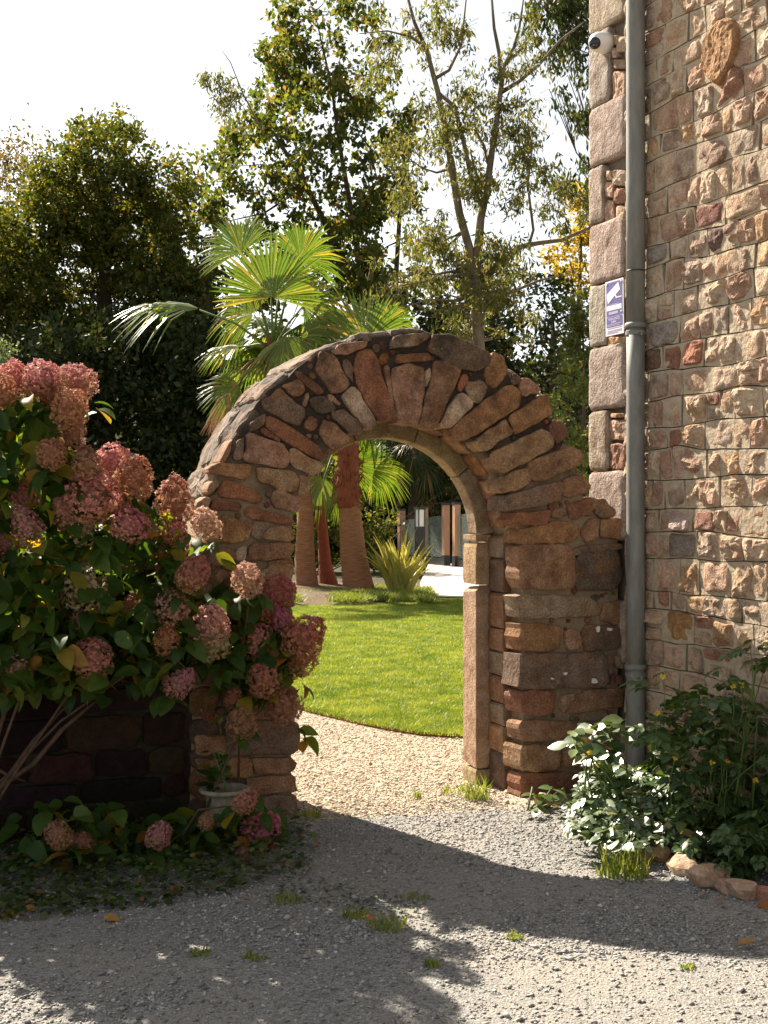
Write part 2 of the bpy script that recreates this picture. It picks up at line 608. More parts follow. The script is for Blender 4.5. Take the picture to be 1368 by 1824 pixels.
LT = {
    'beech': ([(0.0, (0.040, 0.065, 0.012)), (0.5, (0.075, 0.10, 0.018)), (0.8, (0.16, 0.15, 0.025)), (1.0, (0.28, 0.20, 0.03))], 0.48),
    'brown': ([(0.0, (0.10, 0.085, 0.04)), (0.6, (0.16, 0.12, 0.055)), (1.0, (0.22, 0.13, 0.06))], 0.4),
    'maple': ([(0.0, (0.055, 0.085, 0.018)), (0.6, (0.10, 0.13, 0.03)), (0.9, (0.19, 0.165, 0.04)), (1.0, (0.28, 0.15, 0.06))], 0.58),
    'gum': ([(0.0, (0.09, 0.11, 0.04)), (0.6, (0.15, 0.16, 0.06)), (1.0, (0.24, 0.18, 0.08))], 0.55),
    'droop': ([(0.0, (0.035, 0.06, 0.02)), (0.7, (0.075, 0.10, 0.03)), (1.0, (0.18, 0.12, 0.05))], 0.4),
    'gold': ([(0.0, (0.35, 0.24, 0.03)), (0.6, (0.50, 0.35, 0.06)), (1.0, (0.30, 0.26, 0.05))], 0.5),
    'dark': ([(0.0, (0.022, 0.036, 0.012)), (0.75, (0.045, 0.065, 0.018)), (1.0, (0.13, 0.11, 0.03))], 0.35),
    'bright': ([(0.0, (0.09, 0.13, 0.035)), (0.8, (0.16, 0.19, 0.06)), (1.0, (0.36, 0.26, 0.05))], 0.45),
    'silver': ([(0.0, (0.10, 0.14, 0.08)), (1.0, (0.20, 0.24, 0.15))], 0.35),
}
def patchy(m, lo, hi, scale):
    nt = m.node_tree
    rp = [n for n in nt.nodes if n.type == 'VALTORGB'][0]
    t = NT.__new__(NT)
    t.m, t.t = m, nt
    k = t.ramp(t.position_noise(scale, 4, 0.6), [(0.3, lo), (0.7, hi)])
    dst = [l.to_socket for l in nt.links if l.from_node == rp]
    mx = t.mix(1.0, rp.outputs[0], k, 'MULTIPLY')
    for s in dst:
        nt.links.new(mx, s)


patchy(M['grass'], (0.42, 0.60, 0.5), (1.6, 1.35, 1.8), 3.2)
for k, (st, tr) in LT.items():
    M['lt_' + k] = mat_leaf('tree leaf ' + k, st, tr, 0.55, 0.28, use_obj=False)


def mat_flower():
    t = NT('hydrangea sepal')
    oi = t.n('ShaderNodeObjectInfo')
    at_ = t.n('ShaderNodeAttribute', attribute_name='tint')
    g = t.n('ShaderNodeNewGeometry')
    alt = t.mix(0.6, oi.outputs['Color'], (0.48, 0.30, 0.13))
    c = t.mix(at_.outputs['Fac'], oi.outputs['Color'], alt)
    c = t.mix(0.5, c, t.mix(1.0, c, t.ramp(g.outputs['Random Per Island'], [(0.0, 0.55), (1.0, 1.45)]), 'MULTIPLY'))
    b = t.bsdf(c, 0.65, 0.25)
    tr = t.n('ShaderNodeBsdfTranslucent')
    t.t.links.new(c, tr.inputs['Color'])
    mx = t.n('ShaderNodeMixShader')
    mx.inputs[0].default_value = 0.38
    t.t.links.new(b.outputs[0], mx.inputs[1])
    t.t.links.new(tr.outputs[0], mx.inputs[2])
    return t.end(mx.outputs[0])


M['flower'] = mat_flower()


def mat_glass():
    t = NT('fence glass')
    tr = t.n('ShaderNodeBsdfTransparent')
    tr.inputs[0].default_value = (0.80, 0.88, 0.84, 1)
    gl = t.n('ShaderNodeBsdfGlossy')
    gl.inputs['Roughness'].default_value = 0.05
    gl.inputs[0].default_value = (0.9, 0.95, 0.95, 1)
    df = t.bsdf((0.45, 0.50, 0.47), 0.6, 0.4)  # pale diffuse haze painted in for the sky reflected by the glass
    a = t.n('ShaderNodeMixShader')
    a.inputs[0].default_value = 0.35
    t.t.links.new(gl.outputs[0], a.inputs[1])
    t.t.links.new(df.outputs[0], a.inputs[2])
    mx = t.n('ShaderNodeMixShader')
    mx.inputs[0].default_value = 0.42
    t.t.links.new(tr.outputs[0], mx.inputs[1])
    t.t.links.new(a.outputs[0], mx.inputs[2])
    return t.end(mx.outputs[0])


M['glass'] = mat_glass()


def mat_ground(name, c1, c2, c3, fine=140.0, bump=0.7, dist=0.012, mid=1.3):
    t = NT(name)
    a = t.position_noise(fine, 3, 0.65)
    b_ = t.position_noise(mid, 4, 0.6)
    v = t.n('ShaderNodeTexVoronoi')
    g = t.n('ShaderNodeNewGeometry')
    t.t.links.new(g.outputs['Position'], v.inputs['Vector'])
    v.inputs['Scale'].default_value = fine * 0.55
    c = t.mix(t.ramp(a, [(0.3, 0.0), (0.7, 1.0)]), c1, c2)
    sp = t.n('ShaderNodeSeparateColor')
    t.t.links.new(v.outputs['Color'], sp.inputs[0])
    c = t.mix(0.6, c, t.mix(1.0, c, t.ramp(sp.outputs[0], [(0.0, 0.35), (1.0, 1.5)]), 'MULTIPLY'))
    c = t.mix(t.math('MULTIPLY', t.ramp(b_, [(0.42, 0.0), (0.62, 1.0)]), 0.6), c, c3)
    h = t.math('ADD', a, t.math('MULTIPLY', v.outputs['Distance'], 0.8))
    bs = t.bsdf(c, 0.95, 0.2, t.bump(h, bump, dist))
    return t.end(bs.outputs[0])


M['ground'] = mat_ground('woodland floor', (0.035, 0.03, 0.016), (0.07, 0.06, 0.03), (0.05, 0.06, 0.02), 20, 0.5, 0.03, 0.2)
M['gravel'] = mat_ground('grey gravel', (0.185, 0.18, 0.17), (0.35, 0.34, 0.315), (0.33, 0.30, 0.255), 170)
M['path'] = mat_ground('tan path gravel', (0.36, 0.29, 0.21), (0.52, 0.44, 0.34), (0.45, 0.37, 0.28), 120)
M['lawn'] = mat_ground('lawn soil', (0.13, 0.16, 0.025), (0.20, 0.24, 0.035), (0.24, 0.23, 0.06), 60, 0.5, 0.02, 0.6)
M['mulch'] = mat_ground('mulch', (0.10, 0.07, 0.04), (0.22, 0.16, 0.10), (0.16, 0.14, 0.06), 50, 0.9, 0.03, 1.0)
M['pebble_grey'] = mat_island('slate gravel chips', [(0.0, (0.13, 0.13, 0.13)), (0.45, (0.27, 0.265, 0.255)), (0.85, (0.40, 0.38, 0.345)), (1.0, (0.52, 0.49, 0.45))], 0.75, 0.35)
M['pebble_tan'] = mat_island('tan gravel chips', [(0.0, (0.24, 0.17, 0.11)), (0.4, (0.46, 0.37, 0.27)), (1.0, (0.60, 0.52, 0.42))], 0.85, 0.3)
# ------------------------------------------------------------------ ground
def sheet(name, poly, z, mat, sub=None):
    V = [(p[0], p[1], z) for p in poly]
    o = build(name, V, [tuple(range(len(V)))], mat, None, origin=(0, 0, 0))
    return tag(o, kind='structure')


def zsheet(name, rows, mat):
    """rows: lists of points of equal length -> quad sheet"""
    V, F = [], []
    n = len(rows[0])
    for r in rows:
        V += r
    for i in range(len(rows) - 1):
        for j in range(n - 1):
            F.append((i * n + j, i * n + j + 1, (i + 1) * n + j + 1, (i + 1) * n + j))
    return tag(build(name, V, F, mat, None, origin=(0, 0, 0), smooth=True), kind='structure')


def ngon(name, poly, z, mat):
    return sheet(name, poly if area(poly) > 0 else poly[::-1], z, mat)


ngon('ground', [(-400, -60), (400, -60), (400, 700), (-400, 700)], -0.012, M['ground'])
ngon('gravel_yard', [(-9, -6), (10, -6), (10, 8.2), (1.9, 6.93), (-0.6, 6.35), (-9, 3.4)], 0.0, M['gravel'])
EDGE = [(-9.0, 16.0), (-5.0, 13.2), (-2.2, 11.3), (-1.2, 10.5), (-0.73, 10.06), (-0.46, 9.68), (-0.186, 9.31), (0.06, 9.03), (0.265, 8.86), (0.45, 8.79), (0.58, 8.77), (0.9, 8.8), (1.5, 8.95), (3.0, 9.6), (8.0, 12.0)]
ngon('gravel_path', [(-9, 3.4), (-0.6, 6.35), (1.9, 6.93), (10, 8.2), (10, 14)] + EDGE[::-1] + [(-12, 16)], -0.004, M['path'])
ngon('lawn', EDGE + [(14, 14), (14, 25), (-14, 25), (-14, 16)], 0.012, M['lawn'])

e = Geo()
for i in range(len(EDGE) - 1):
    a, b = Vector((*EDGE[i], 0)), Vector((*EDGE[i + 1], 0))
    nrm = ZV.cross((b - a).normalized()) * 0.004
    s = len(e.V)
    e.V += [tuple(p) for p in (a - nrm + ZV * -.004, b - nrm + ZV * -.004, b - nrm + ZV * .022, a - nrm + ZV * .022, a + nrm + ZV * -.004, b + nrm + ZV * -.004, b + nrm + ZV * .022, a + nrm + ZV * .022)]
    e.F += [tuple(s + k for k in f) for f in ((0, 1, 2, 3), (5, 4, 7, 6), (3, 2, 6, 7), (1, 0, 4, 5))]
tag(e.make('lawn_edging', M['rust']), 'thin rusty edging strip curving between lawn and tan path', 'edging')

# ------------------------------------------------------------------ the arch
C_TN, C_PK, C_GY, C_PL = (0.37, 0.235, 0.125), (0.37, 0.21, 0.14), (0.29, 0.225, 0.155), (0.50, 0.39, 0.28)
C_RB, C_OR, C_BR = (0.28, 0.105, 0.05), (0.34, 0.175, 0.075), (0.29, 0.16, 0.09)
C_DK, C_DP, C_DR = (0.09, 0.068, 0.05), (0.17, 0.115, 0.085), (0.21, 0.08, 0.05)
rng = random.Random(11)
ACU, ACZ = 0.647, 1.45
arch = thing('stone_arch', wall(ACU, 0, -0.35), 'round stone archway of red and brown rubble with dark joints', 'stone arch')


def arcp(r, deg):
    return (ACU + r * math.cos(R(deg)), ACZ + r * math.sin(R(deg)))


# mortar body
def body(name, inner, outer, w0, w1, mat, parent):
    V, F = [], []
    n = len(inner)
    for w in (w0, w1):
        for p in inner:
            V.append(wall(p[0], p[1], w))
        for p in outer:
            V.append(wall(p[0], p[1], w))
    for i in range(n - 1):
        F.append((i, i + 1, n + i + 1, n + i))
        F.append((2 * n + i, 3 * n + i, 3 * n + i + 1, 2 * n + i + 1))
        F.append((i, 2 * n + i, 2 * n + i + 1, i + 1))
        F.append((n + i, n + i + 1, 3 * n + i + 1, 3 * n + i))
    F.append((0, n, 3 * n, 2 * n))
    F.append((n - 1, 3 * n - 1, 4 * n - 1, 2 * n - 1))
    return build(name, V, F, mat, parent)


inn, out = [(-0.02, -0.05), (-0.02, 0.7), (-0.02, 1.44)], [(-0.56, -0.05), (-0.54, 0.7), (-0.50, 1.44)]
for k in range(1, 36):
    d = 180 - k * 5
    inn.append(arcp(0.668, d))
    out.append(arcp(1.105 + 0.012 * math.sin(k * 1.7) + 0.008 * math.sin(k * 3.1), d))
inn += [(1.345, 1.44), (1.345, 0.7), (1.345, -0.05)]
out += [(1.752, 1.44), (1.752, 0.7), (1.752, -0.05)]
body('mortar', inn, out, -0.024, -0.60, M['arch_mortar'], arch)
g = Geo()
g.prism([(1.70, -0.05), (1.965, -0.05), (1.965, 1.52), (1.90, 1.57), (1.80, 1.64), (1.70, 1.71)], lambda a, b, h: wall(a, b, h), -0.60, -0.027)
g.make('mortar', M['arch_mortar'], arch)

T1 = lambda p: (320 + p[0] / 3.42, 570 + p[1] / 3.4196)
T2 = lambda p: (700 + p[0] / 3.257, 570 + p[1] / 3.257)
T3 = lambda p: (780 + p[0] / 3.42, 940 + p[1] / 3.42)
T5 = lambda p: (250 + p[0] / 3.04, 980 + p[1] / 3.04)
TRACED = [
    (T1, C_PK, [(935, 190), (985, 150), (1140, 125), (1140, 165), (1010, 210), (950, 215)]),
    (T1, C_BR, [(875, 215), (935, 200), (1020, 350), (1027, 380), (965, 445), (930, 440), (828, 290)]),
    (T1, C_DP, [(1000, 235), (1045, 250), (1058, 300), (1055, 365), (1020, 330), (992, 270)]),
    (T1, C_RB, [(1075, 235), (1110, 195), (1165, 185), (1215, 270), (1320, 575), (1320, 605), (1235, 615), (1200, 580), (1110, 440), (1062, 290)]),
    (T1, C_PL, [(985, 460), (1060, 405), (1095, 430), (1110, 480), (1210, 640), (1140, 665), (1090, 610)]),
    (T1, C_DR, [(715, 320), (745, 315), (880, 420), (890, 450), (850, 460), (720, 350)]),
    (T1, C_BR, [(630, 400), (715, 355), (768, 390), (763, 430), (715, 465), (690, 455)]),
    (T1, C_PK, [(770, 455), (790, 440), (795, 475), (770, 515), (758, 500)]),
    (T1, C_DP, [(525, 500), (610, 425), (765, 545), (765, 580), (738, 645), (715, 640), (540, 555)]),
    (T1, C_PK, [(905, 455), (930, 450), (980, 505), (970, 515), (910, 490)]),
    (T1, C_DK, [(800, 480), (890, 465), (958, 530), (940, 565), (840, 560), (795, 520)]),
    (T1, C_DP, [(930, 560), (1000, 540), (1110, 640), (1095, 685), (1050, 690), (940, 600)]),
    (T1, C_RB, [(770, 620), (800, 580), (850, 595), (835, 650), (810, 680), (765, 650)]),
    (T1, C_BR, [(850, 650), (880, 605), (940, 630), (1035, 715), (1030, 745), (935, 785), (880, 740)]),
    (T1, C_RB, [(525, 640), (545, 590), (580, 595), (720, 680), (850, 770), (862, 800), (855, 850), (800, 825), (550, 680)]),
    (T1, C_DR, [(500, 670), (520, 660), (610, 722), (603, 742), (510, 700)]),
    (T1, C_PK, [(420, 705), (450, 693), (640, 770), (658, 800), (648, 888), (600, 893), (410, 852), (400, 830)]),
    (T1, C_TN, [(690, 790), (720, 795), (858, 872), (858, 892), (820, 958), (690, 880), (680, 850)]),
    (T1, C_TN, [(480, 905), (540, 900), (700, 928), (720, 960), (710, 1045), (630, 1035), (490, 980)]),
    (T1, C_TN, [(735, 935), (805, 968), (785, 1040), (728, 1050)]),
    (T1, C_OR, [(200, 900), (250, 875), (430, 885), (435, 920), (410, 965), (380, 970), (220, 935), (195, 925)]),
    (T1, C_RB, [(250, 1045), (280, 985), (300, 980), (480, 1040), (505, 1080), (490, 1112), (430, 1105), (250, 1068)]),
    (T1, C_PK, [(567, 1110), (590, 1047), (620, 1042), (728, 1077), (740, 1110), (725, 1163), (690, 1163), (570, 1140)]),
    (T1, C_DR, [(190, 1110), (220, 1085), (360, 1115), (373, 1145), (360, 1163), (220, 1160), (195, 1140)]),
    (T1, C_RB, [(400, 1162), (420, 1143), (520, 1163), (680, 1203), (702, 1235), (690, 1250), (440, 1210), (400, 1190)]),
    (T1, C_GY, [(170, 1040), (190, 985), (235, 970), (240, 1010), (210, 1050), (180, 1060)]),
    (T1, C_GY, [(112, 1110), (150, 1082), (188, 1092), (180, 1140), (130, 1165), (105, 1145)]),
    (T1, C_OR, [(185, 1340), (230, 1280), (265, 1207), (300, 1202), (400, 1232), (433, 1270), (430, 1328), (380, 1352), (200, 1352)]),
    (T1, C_TN, [(520, 1330), (560, 1262), (640, 1262), (695, 1275), (695, 1335), (640, 1345)]),
    (T1, C_GY, [(445, 1330), (455, 1245), (500, 1240), (530, 1262), (505, 1335)]),
    (T1, C_BR, [(420, 1445), (425, 1380), (450, 1362), (640, 1357), (695, 1375), (690, 1420), (640, 1450), (460, 1463)]),
    (T1, C_DP, [(155, 1470), (175, 1400), (200, 1387), (328, 1392), (335, 1440), (310, 1483), (200, 1488)]),
    (T1, C_PL, [(343, 1440), (352, 1397), (400, 1387), (413, 1420), (400, 1460), (348, 1468)]),
    (T1, C_GY, [(60, 1440), (66, 1350), (100, 1335), (140, 1380), (120, 1440)]),
    (T1, C_BR, [(205, 1570), (240, 1520), (320, 1505), (345, 1530), (320, 1600), (220, 1600)]),
    (T1, C_TN, [(500, 1540), (580, 1490), (660, 1480), (690, 1520), (685, 1620), (540, 1625)]),
    (T1, C_BR, [(350, 1520), (420, 1490), (490, 1500), (480, 1600), (350, 1610)]),
    (T1, C_BR, [(250, 855), (300, 740), (328, 712), (308, 800), (272, 858)]),
    (T1, C_DP, [(330, 830), (345, 740), (395, 720), (385, 850), (340, 855)]),
    (T1, C_DP, [(430, 630), (520, 575), (515, 640), (480, 670), (430, 680)]),
    # right half of the ring
    (T2, C_GY, [(0, 92), (205, 74), (208, 97), (150, 148), (60, 163), (0, 158)]),
    (T2, C_DK, [(220, 112), (240, 92), (330, 92), (430, 132), (550, 190), (555, 215), (500, 280), (430, 290), (370, 270), (290, 225), (220, 185)]),
    (T2, C_DR, [(30, 200), (205, 192), (205, 235), (40, 245)]),
    (T2, C_PK, [(-2, 275), (80, 262), (183, 278), (180, 420), (160, 560), (135, 592), (35, 582), (8, 420)]),
    (T2, C_BR, [(-48, 285), (-18, 280), (2, 470), (0, 560), (-22, 430)]),
    (T2, C_PL, [(187, 300), (215, 285), (218, 330), (197, 388), (186, 385)]),
    (T2, C_BR, [(242, 260), (265, 240), (330, 257), (388, 297), (383, 330), (260, 590), (240, 612), (172, 605), (163, 585)]),
    (T2, C_RB, [(377, 380), (400, 332), (425, 312), (440, 335), (435, 365), (395, 412), (377, 408)]),
    (T2, C_GY, [(425, 400), (440, 367), (500, 347), (543, 385), (538, 440), (500, 483), (467, 465)]),
    (T2, C_PL, [(277, 595), (370, 442), (400, 427), (452, 447), (463, 475), (448, 510), (345, 618), (300, 618)]),
    (T2, C_OR, [(530, 320), (542, 280), (600, 187), (648, 217), (673, 270), (663, 300), (600, 383), (560, 373)]),
    (T2, C_DK, [(680, 350), (695, 312), (733, 312), (743, 340), (735, 378), (700, 378)]),
    (T2, C_PK, [(747, 370), (757, 337), (790, 347), (850, 400), (840, 420), (772, 437), (747, 420)]),
    (T2, C_OR, [(362, 625), (400, 582), (500, 492), (650, 392), (690, 380), (733, 410), (738, 465), (718, 508), (470, 668), (430, 688), (392, 678)]),
    (T2, C_TN, [(487, 710), (502, 677), (650, 577), (663, 592), (686, 640), (678, 665), (560, 743), (532, 748)]),
    (T2, C_OR, [(687, 577), (697, 547), (870, 442), (893, 447), (916, 520), (908, 555), (740, 648), (710, 657), (702, 640)]),
    (T2, C_DR, [(907, 620), (930, 587), (980, 592), (1018, 650), (1013, 680), (950, 718), (932, 690)]),
    (T2, C_TN, [(572, 790), (592, 767), (870, 632), (898, 652), (933, 710), (928, 740), (680, 868), (642, 883), (612, 850)]),
    (T2, C_BR, [(782, 850), (802, 822), (1040, 732), (1078, 770), (1083, 810), (1068, 850), (860, 928), (832, 928), (802, 890)]),
    (T2, C_TN, [(632, 930), (662, 902), (788, 862), (803, 900), (798, 940), (700, 998), (642, 1008)]),
    (T2, C_BR, [(987, 970), (1002, 922), (1098, 892), (1143, 970), (1148, 1000), (1022, 1028), (997, 1015)]),
    (T2, C_DP, [(650, 1052), (680, 1017), (958, 938), (982, 985), (973, 1038), (860, 1078), (680, 1103), (655, 1095)]),
    (T2, C_DR, [(1022, 1100), (1042, 1067), (1148, 1033), (1168, 1080), (1158, 1128), (1052, 1148)]),
    (T2, C_RB, [(682, 1165), (720, 1122), (898, 1107), (903, 1160), (870, 1188), (700, 1193)]),
    (T2, C_OR, [(728, 1250), (745, 1217), (920, 1172), (1048, 1172), (1083, 1220), (1063, 1268), (1000, 1288), (780, 1298), (732, 1280)]),
    (T2, C_BR, [(922, 1102), (1000, 1092), (1018, 1140), (932, 1150)]),
    (T2, C_BR, [(1100, 1222), (1130, 1172), (1190, 1162), (1190, 1258), (1122, 1288)]),
    (T2, C_DP, [(1160, 1030), (1230, 1040), (1290, 1090), (1300, 1140), (1210, 1140), (1175, 1100)]),
    (T2, C_BR, [(1200, 1170), (1310, 1150), (1335, 1200), (1330, 1270), (1220, 1260)]),
    # right pier
    (T3, C_BR, [(500, 132), (525, 112), (780, 112), (820, 150), (828, 330), (790, 368), (525, 365), (500, 300)]),
    (T3, C_DK, [(842, 200), (880, 152), (1080, 152), (1110, 200), (1110, 340), (1060, 373), (870, 370), (837, 320)]),
    (T3, C_DP, [(842, 138), (900, 110), (1110, 100), (1130, 130), (900, 148), (850, 165)]),
    (T3, C_GY, [(505, 410), (620, 412), (900, 425), (978, 450), (983, 508), (960, 538), (560, 550), (505, 545)]),
    (T3, C_BR, [(1012, 560), (1022, 462), (1130, 452), (1130, 578), (1080, 588)]),
    (T3, C_OR, [(505, 592), (600, 587), (740, 602), (758, 650), (748, 738), (600, 753), (505, 740)]),
    (T3, C_PK, [(787, 690), (792, 642), (820, 622), (858, 642), (878, 690), (858, 748), (792, 743)]),
    (T3, C_DK, [(897, 650), (912, 602), (1060, 597), (1130, 632), (1133, 718), (1060, 743), (912, 748), (892, 700)]),
    (T3, C_DP, [(505, 780), (560, 772), (900, 767), (1008, 782), (1028, 830), (1023, 948), (980, 963), (505, 978)]),
    (T3, C_BR, [(1034, 830), (1042, 792), (1080, 782), (1083, 850), (1060, 888)]),
    (T3, C_GY, [(1092, 792), (1130, 782), (1133, 858), (1097, 848)]),
    (T3, C_DR, [(1067, 950), (1072, 902), (1130, 897), (1133, 953), (1080, 958)]),
    (T3, C_DR, [(505, 1005), (560, 995), (700, 1002), (718, 1060), (690, 1138), (505, 1138)]),
    (T3, C_GY, [(752, 1100), (762, 1022), (828, 1002), (838, 1040), (800, 1098), (772, 1118)]),
    (T3, C_BR, [(795, 1110), (850, 1034), (940, 988), (1130, 983), (1133, 1088), (1000, 1108), (822, 1138)]),
    (T3, C_BR, [(505, 1182), (560, 1175), (800, 1182), (838, 1202), (820, 1288), (505, 1298)]),
    (T3, C_DP, [(865, 1290), (875, 1190), (1060, 1180), (1130, 1190), (1130, 1300), (950, 1310)]),
    (T3, C_TN, [(505, 1335), (600, 1330), (735, 1345), (745, 1465), (600, 1478), (505, 1470)]),
    (T3, C_BR, [(772, 1440), (792, 1330), (1000, 1325), (1110, 1332), (1110, 1440), (900, 1468)]),
    (T3, C_DR, [(505, 1500), (700, 1495), (860, 1500), (880, 1620), (505, 1640)]),
    (T3, C_DP, [(900, 1500), (1120, 1480), (1120, 1640), (900, 1640)]),
    # left pier below the ring
    (T5, C_BR, [(700, 60), (820, 55), (825, 120), (800, 170), (690, 165)]),
    (T5, C_BR, [(640, 190), (815, 180), (828, 300), (660, 310)]),
    (T5, C_TN, [(560, 200), (620, 195), (640, 310), (560, 320)]),
    (T5, C_DP, [(700, 325), (830, 315), (825, 440), (710, 455)]),
    (T5, C_BR, [(560, 340), (680, 330), (690, 450), (560, 460)]),
    (T5, C_OR, [(640, 470), (825, 455), (828, 560), (660, 580)]),
    (T5, C_DP, [(560, 480), (620, 475), (640, 580), (560, 590)]),
    (T5, C_BR, [(600, 690), (820, 660), (828, 730), (640, 745)]),
    (T5, C_DP, [(560, 600), (700, 590), (830, 575), (825, 645), (600, 675)]),
    (T5, C_BR, [(560, 760), (700, 755), (838, 745), (848, 860), (840, 915), (560, 920)]),
    (T5, C_DP, [(480, 940), (620, 930), (825, 925), (848, 960), (845, 1085), (800, 1100), (480, 1105)]),
    (T5, C_OR, [(468, 1140), (520, 1130), (590, 1132), (610, 1200), (600, 1225), (475, 1225)]),
    (T5, C_BR, [(620, 1132), (825, 1125), (848, 1160), (838, 1200), (640, 1215)]),
    (T5, C_BR, [(560, 1240), (700, 1225), (835, 1225), (845, 1310), (560, 1325)]),
    (T5, C_DP, [(560, 1345), (838, 1330), (838, 1455), (560, 1470)]),
    (T5, C_DP, [(300, 1130), (450, 1135), (455, 1225), (300, 1230)]),
    (T5, C_BR, [(300, 1000), (460, 1010), (460, 1110), (300, 1110)]),
]
wf = lambda a, b, h: wall(a, b, h)
wfs = lambda a, b, h: wall(a + min(0, h) * .22, b, h)     # reveal splays a little towards the frame
PLACED = []
for T, col, poly in TRACED:
    q = [face(*T(p)) for p in poly]
    mx_, my_ = sum(p[0] for p in q) / len(q), sum(p[1] for p in q) / len(q)
    q = [(mx_ + (p[0] - mx_) * 1.085 + (.012 if T is T3 and p[0] < 1.35 else 0), my_ + (p[1] - my_) * 1.09) for p in q]
    PLACED.append(q)
    col = [x * .74 + y * .26 for x, y in zip(col, (0.26, 0.185, 0.125))]
    v = rng.uniform(1.15, 1.45)
    stone('stone', q, wfs if (T is T3 or (T is T2 and my_ < 1.9)) else wf, rng, M['arch_stone'], arch, [min(1, c * v) for c in col], depth=rng.uniform(0.13, 0.17), h=rng.uniform(-0.006, 0.014),
          relief=rng.uniform(0.005, 0.011), rnd=0.010, cut=0.075, step=0.017, jit=.016, nmax=32, facet=rng.uniform(0, .010), smooth=False)


def seg_dist(p, a, b_):
    ax, ay = b_[0] - a[0], b_[1] - a[1]
    t = max(0, min(1, ((p[0] - a[0]) * ax + (p[1] - a[1]) * ay) / (ax * ax + ay * ay + 1e-12)))
    return math.hypot(p[0] - a[0] - ax * t, p[1] - a[1] - ay * t)


def in_poly(p, poly):
    k, n, j = False, len(poly), len(poly) - 1
    for i in range(n):
        if (poly[i][1] > p[1]) != (poly[j][1] > p[1]) and p[0] < (poly[j][0] - poly[i][0]) * (p[1] - poly[i][1]) / (poly[j][1] - poly[i][1]) + poly[i][0]:
            k = not k
        j = i
    return k


n_fill = 0
for trial in range(2600):                          # small packing stones pressed into the wide joints
    if trial % 3:
        an, r0 = rng.uniform(2, 178), rng.uniform(.69, 1.08)
        p = arcp(r0, an)
    else:
        p = (rng.choice([rng.uniform(-.5, -.03), rng.uniform(1.36, 1.94)]), rng.uniform(.05, 1.5))
    best = 9
    for q in PLACED:
        if abs(q[0][0] - p[0]) > .5 or abs(q[0][1] - p[1]) > .5:
            continue
        if in_poly(p, q):
            best = 0
            break
        best = min(best, min(seg_dist(p, q[i], q[(i + 1) % len(q)]) for i in range(len(q))))
    if best < .016 or best > 1:
        continue
    sz = min(best * .92, .06)
    el_, an = rng.uniform(1.0, 1.9), rng.uniform(0, 6.3)
    q = []
    for k in range(7):
        t = k * 6.283 / 7
        rr = sz * rng.uniform(.75, 1.05)
        q.append((p[0] + rr * math.cos(t), p[1] + rr * math.sin(t)))
    PLACED.append(q)
    n_fill += 1
    stone('stone', q, wf, rng, M['arch_stone'], arch, [x * rng.uniform(.5, 1) for x in rng.choice([C_BR, C_DP, C_OR, C_GY, C_RB])], depth=.06, h=rng.uniform(-.016, -.004), relief=.006, rnd=.008, cut=.1, nmin=10, nmax=12)
    if n_fill > 90:
        break
z = 0.0
while z < 1.3:                                     # rubble of the left pier behind the shrubs
    hgt = rng.uniform(.1, .17)
    for u0 in (-.57, -.40):
        stone('stone', [(u0 + .006, z + .006), (u0 + .162, z + .006), (u0 + .162, z + hgt - .006), (u0 + .006, z + hgt - .006)], wf, rng, M['arch_stone'], arch,
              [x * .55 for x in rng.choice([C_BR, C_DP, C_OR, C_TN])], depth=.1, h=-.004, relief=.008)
    z += hgt
# soffit stones behind the front ring
d = 4.0
pal = [C_BR, C_OR, C_TN, C_PK, C_DP, C_GY]
while d < 176:
    st = rng.uniform(10, 16)
    r0 = 0.652 + rng.uniform(-.006, .008)
    poly = [arcp(r0, d + .6), arcp(r0 + .16, d + .6), arcp(r0 + .16, d + st - .6), arcp(r0 - .003, d + st - .6), arcp(r0 - .003, d + st / 2)]
    stone('stone', poly, wf, rng, M['arch_stone'], arch, rng.choice(pal), depth=0.195, h=-0.178, relief=0.004, cut=0.1)
    d += st
for side in (0, 1):
    z = 0.0
    while z < 1.42:
        hgt = min(rng.uniform(0.12, 0.22), 1.47 - z)
        a = (1.292 + rng.uniform(0, .006), 1.45) if side else (-0.16, 0.0)
        stone('stone', [(a[0], z + .003), (a[1], z + .003), (a[1], z + hgt - .003), (a[0], z + hgt - .003)], wf, rng, M['arch_stone'], arch,
              rng.choice(pal), depth=0.195, h=-0.172, relief=0.003, rnd=.006, cut=0.05, jit=.006)
        z += hgt
# stones of the outer curve, weathered pale on the sunny side
for k in range(2):
    pass
d = 14.0
while d < 186:
    st = rng.uniform(9, 21)
    w = -0.015
    while w > -0.56:
        dw = min(rng.choice([.2, .3, .42, .66]) * rng.uniform(.9, 1.1), 0.62 + w)
        if dw < 0.08:
            break
        rr = 1.098 + rng.uniform(-0.006, 0.012)

        def fn(a, b, h, rr=rr):
            p = arcp(rr + h, a)
            return wall(p[0], p[1], b)
        # outline in (degrees, w); scale handled through a local metric
        sc = 57.3 / 1.1

        def fn2(a, b, h, rr=rr):
            p = arcp(rr + h, -a * sc)
            return wall(p[0], p[1], b)
        j = lambda: rng.uniform(-.012, .012)
        poly = [(-(d + .5) / sc + j(), w - .006), (-(d + .5) / sc + j(), w - dw + .006 + j()), (-(d + st - .5) / sc + j(), w - dw + .006), (-(d + st - .5) / sc + j(), w - .006)]
        col = rng.choice([(0.27, 0.225, 0.175), (0.31, 0.25, 0.19), (0.22, 0.18, 0.14), (0.17, 0.13, 0.10)])
        stone('stone', poly, fn2, rng, M['arch_stone'], arch, col, depth=0.05, h=rng.uniform(.018, .042), relief=0.016, rnd=0.022, cut=0.12, facet=rng.uniform(0, .006), smooth=False, jit=.03, step=.024, freq=13)
        w -= dw
    d += st
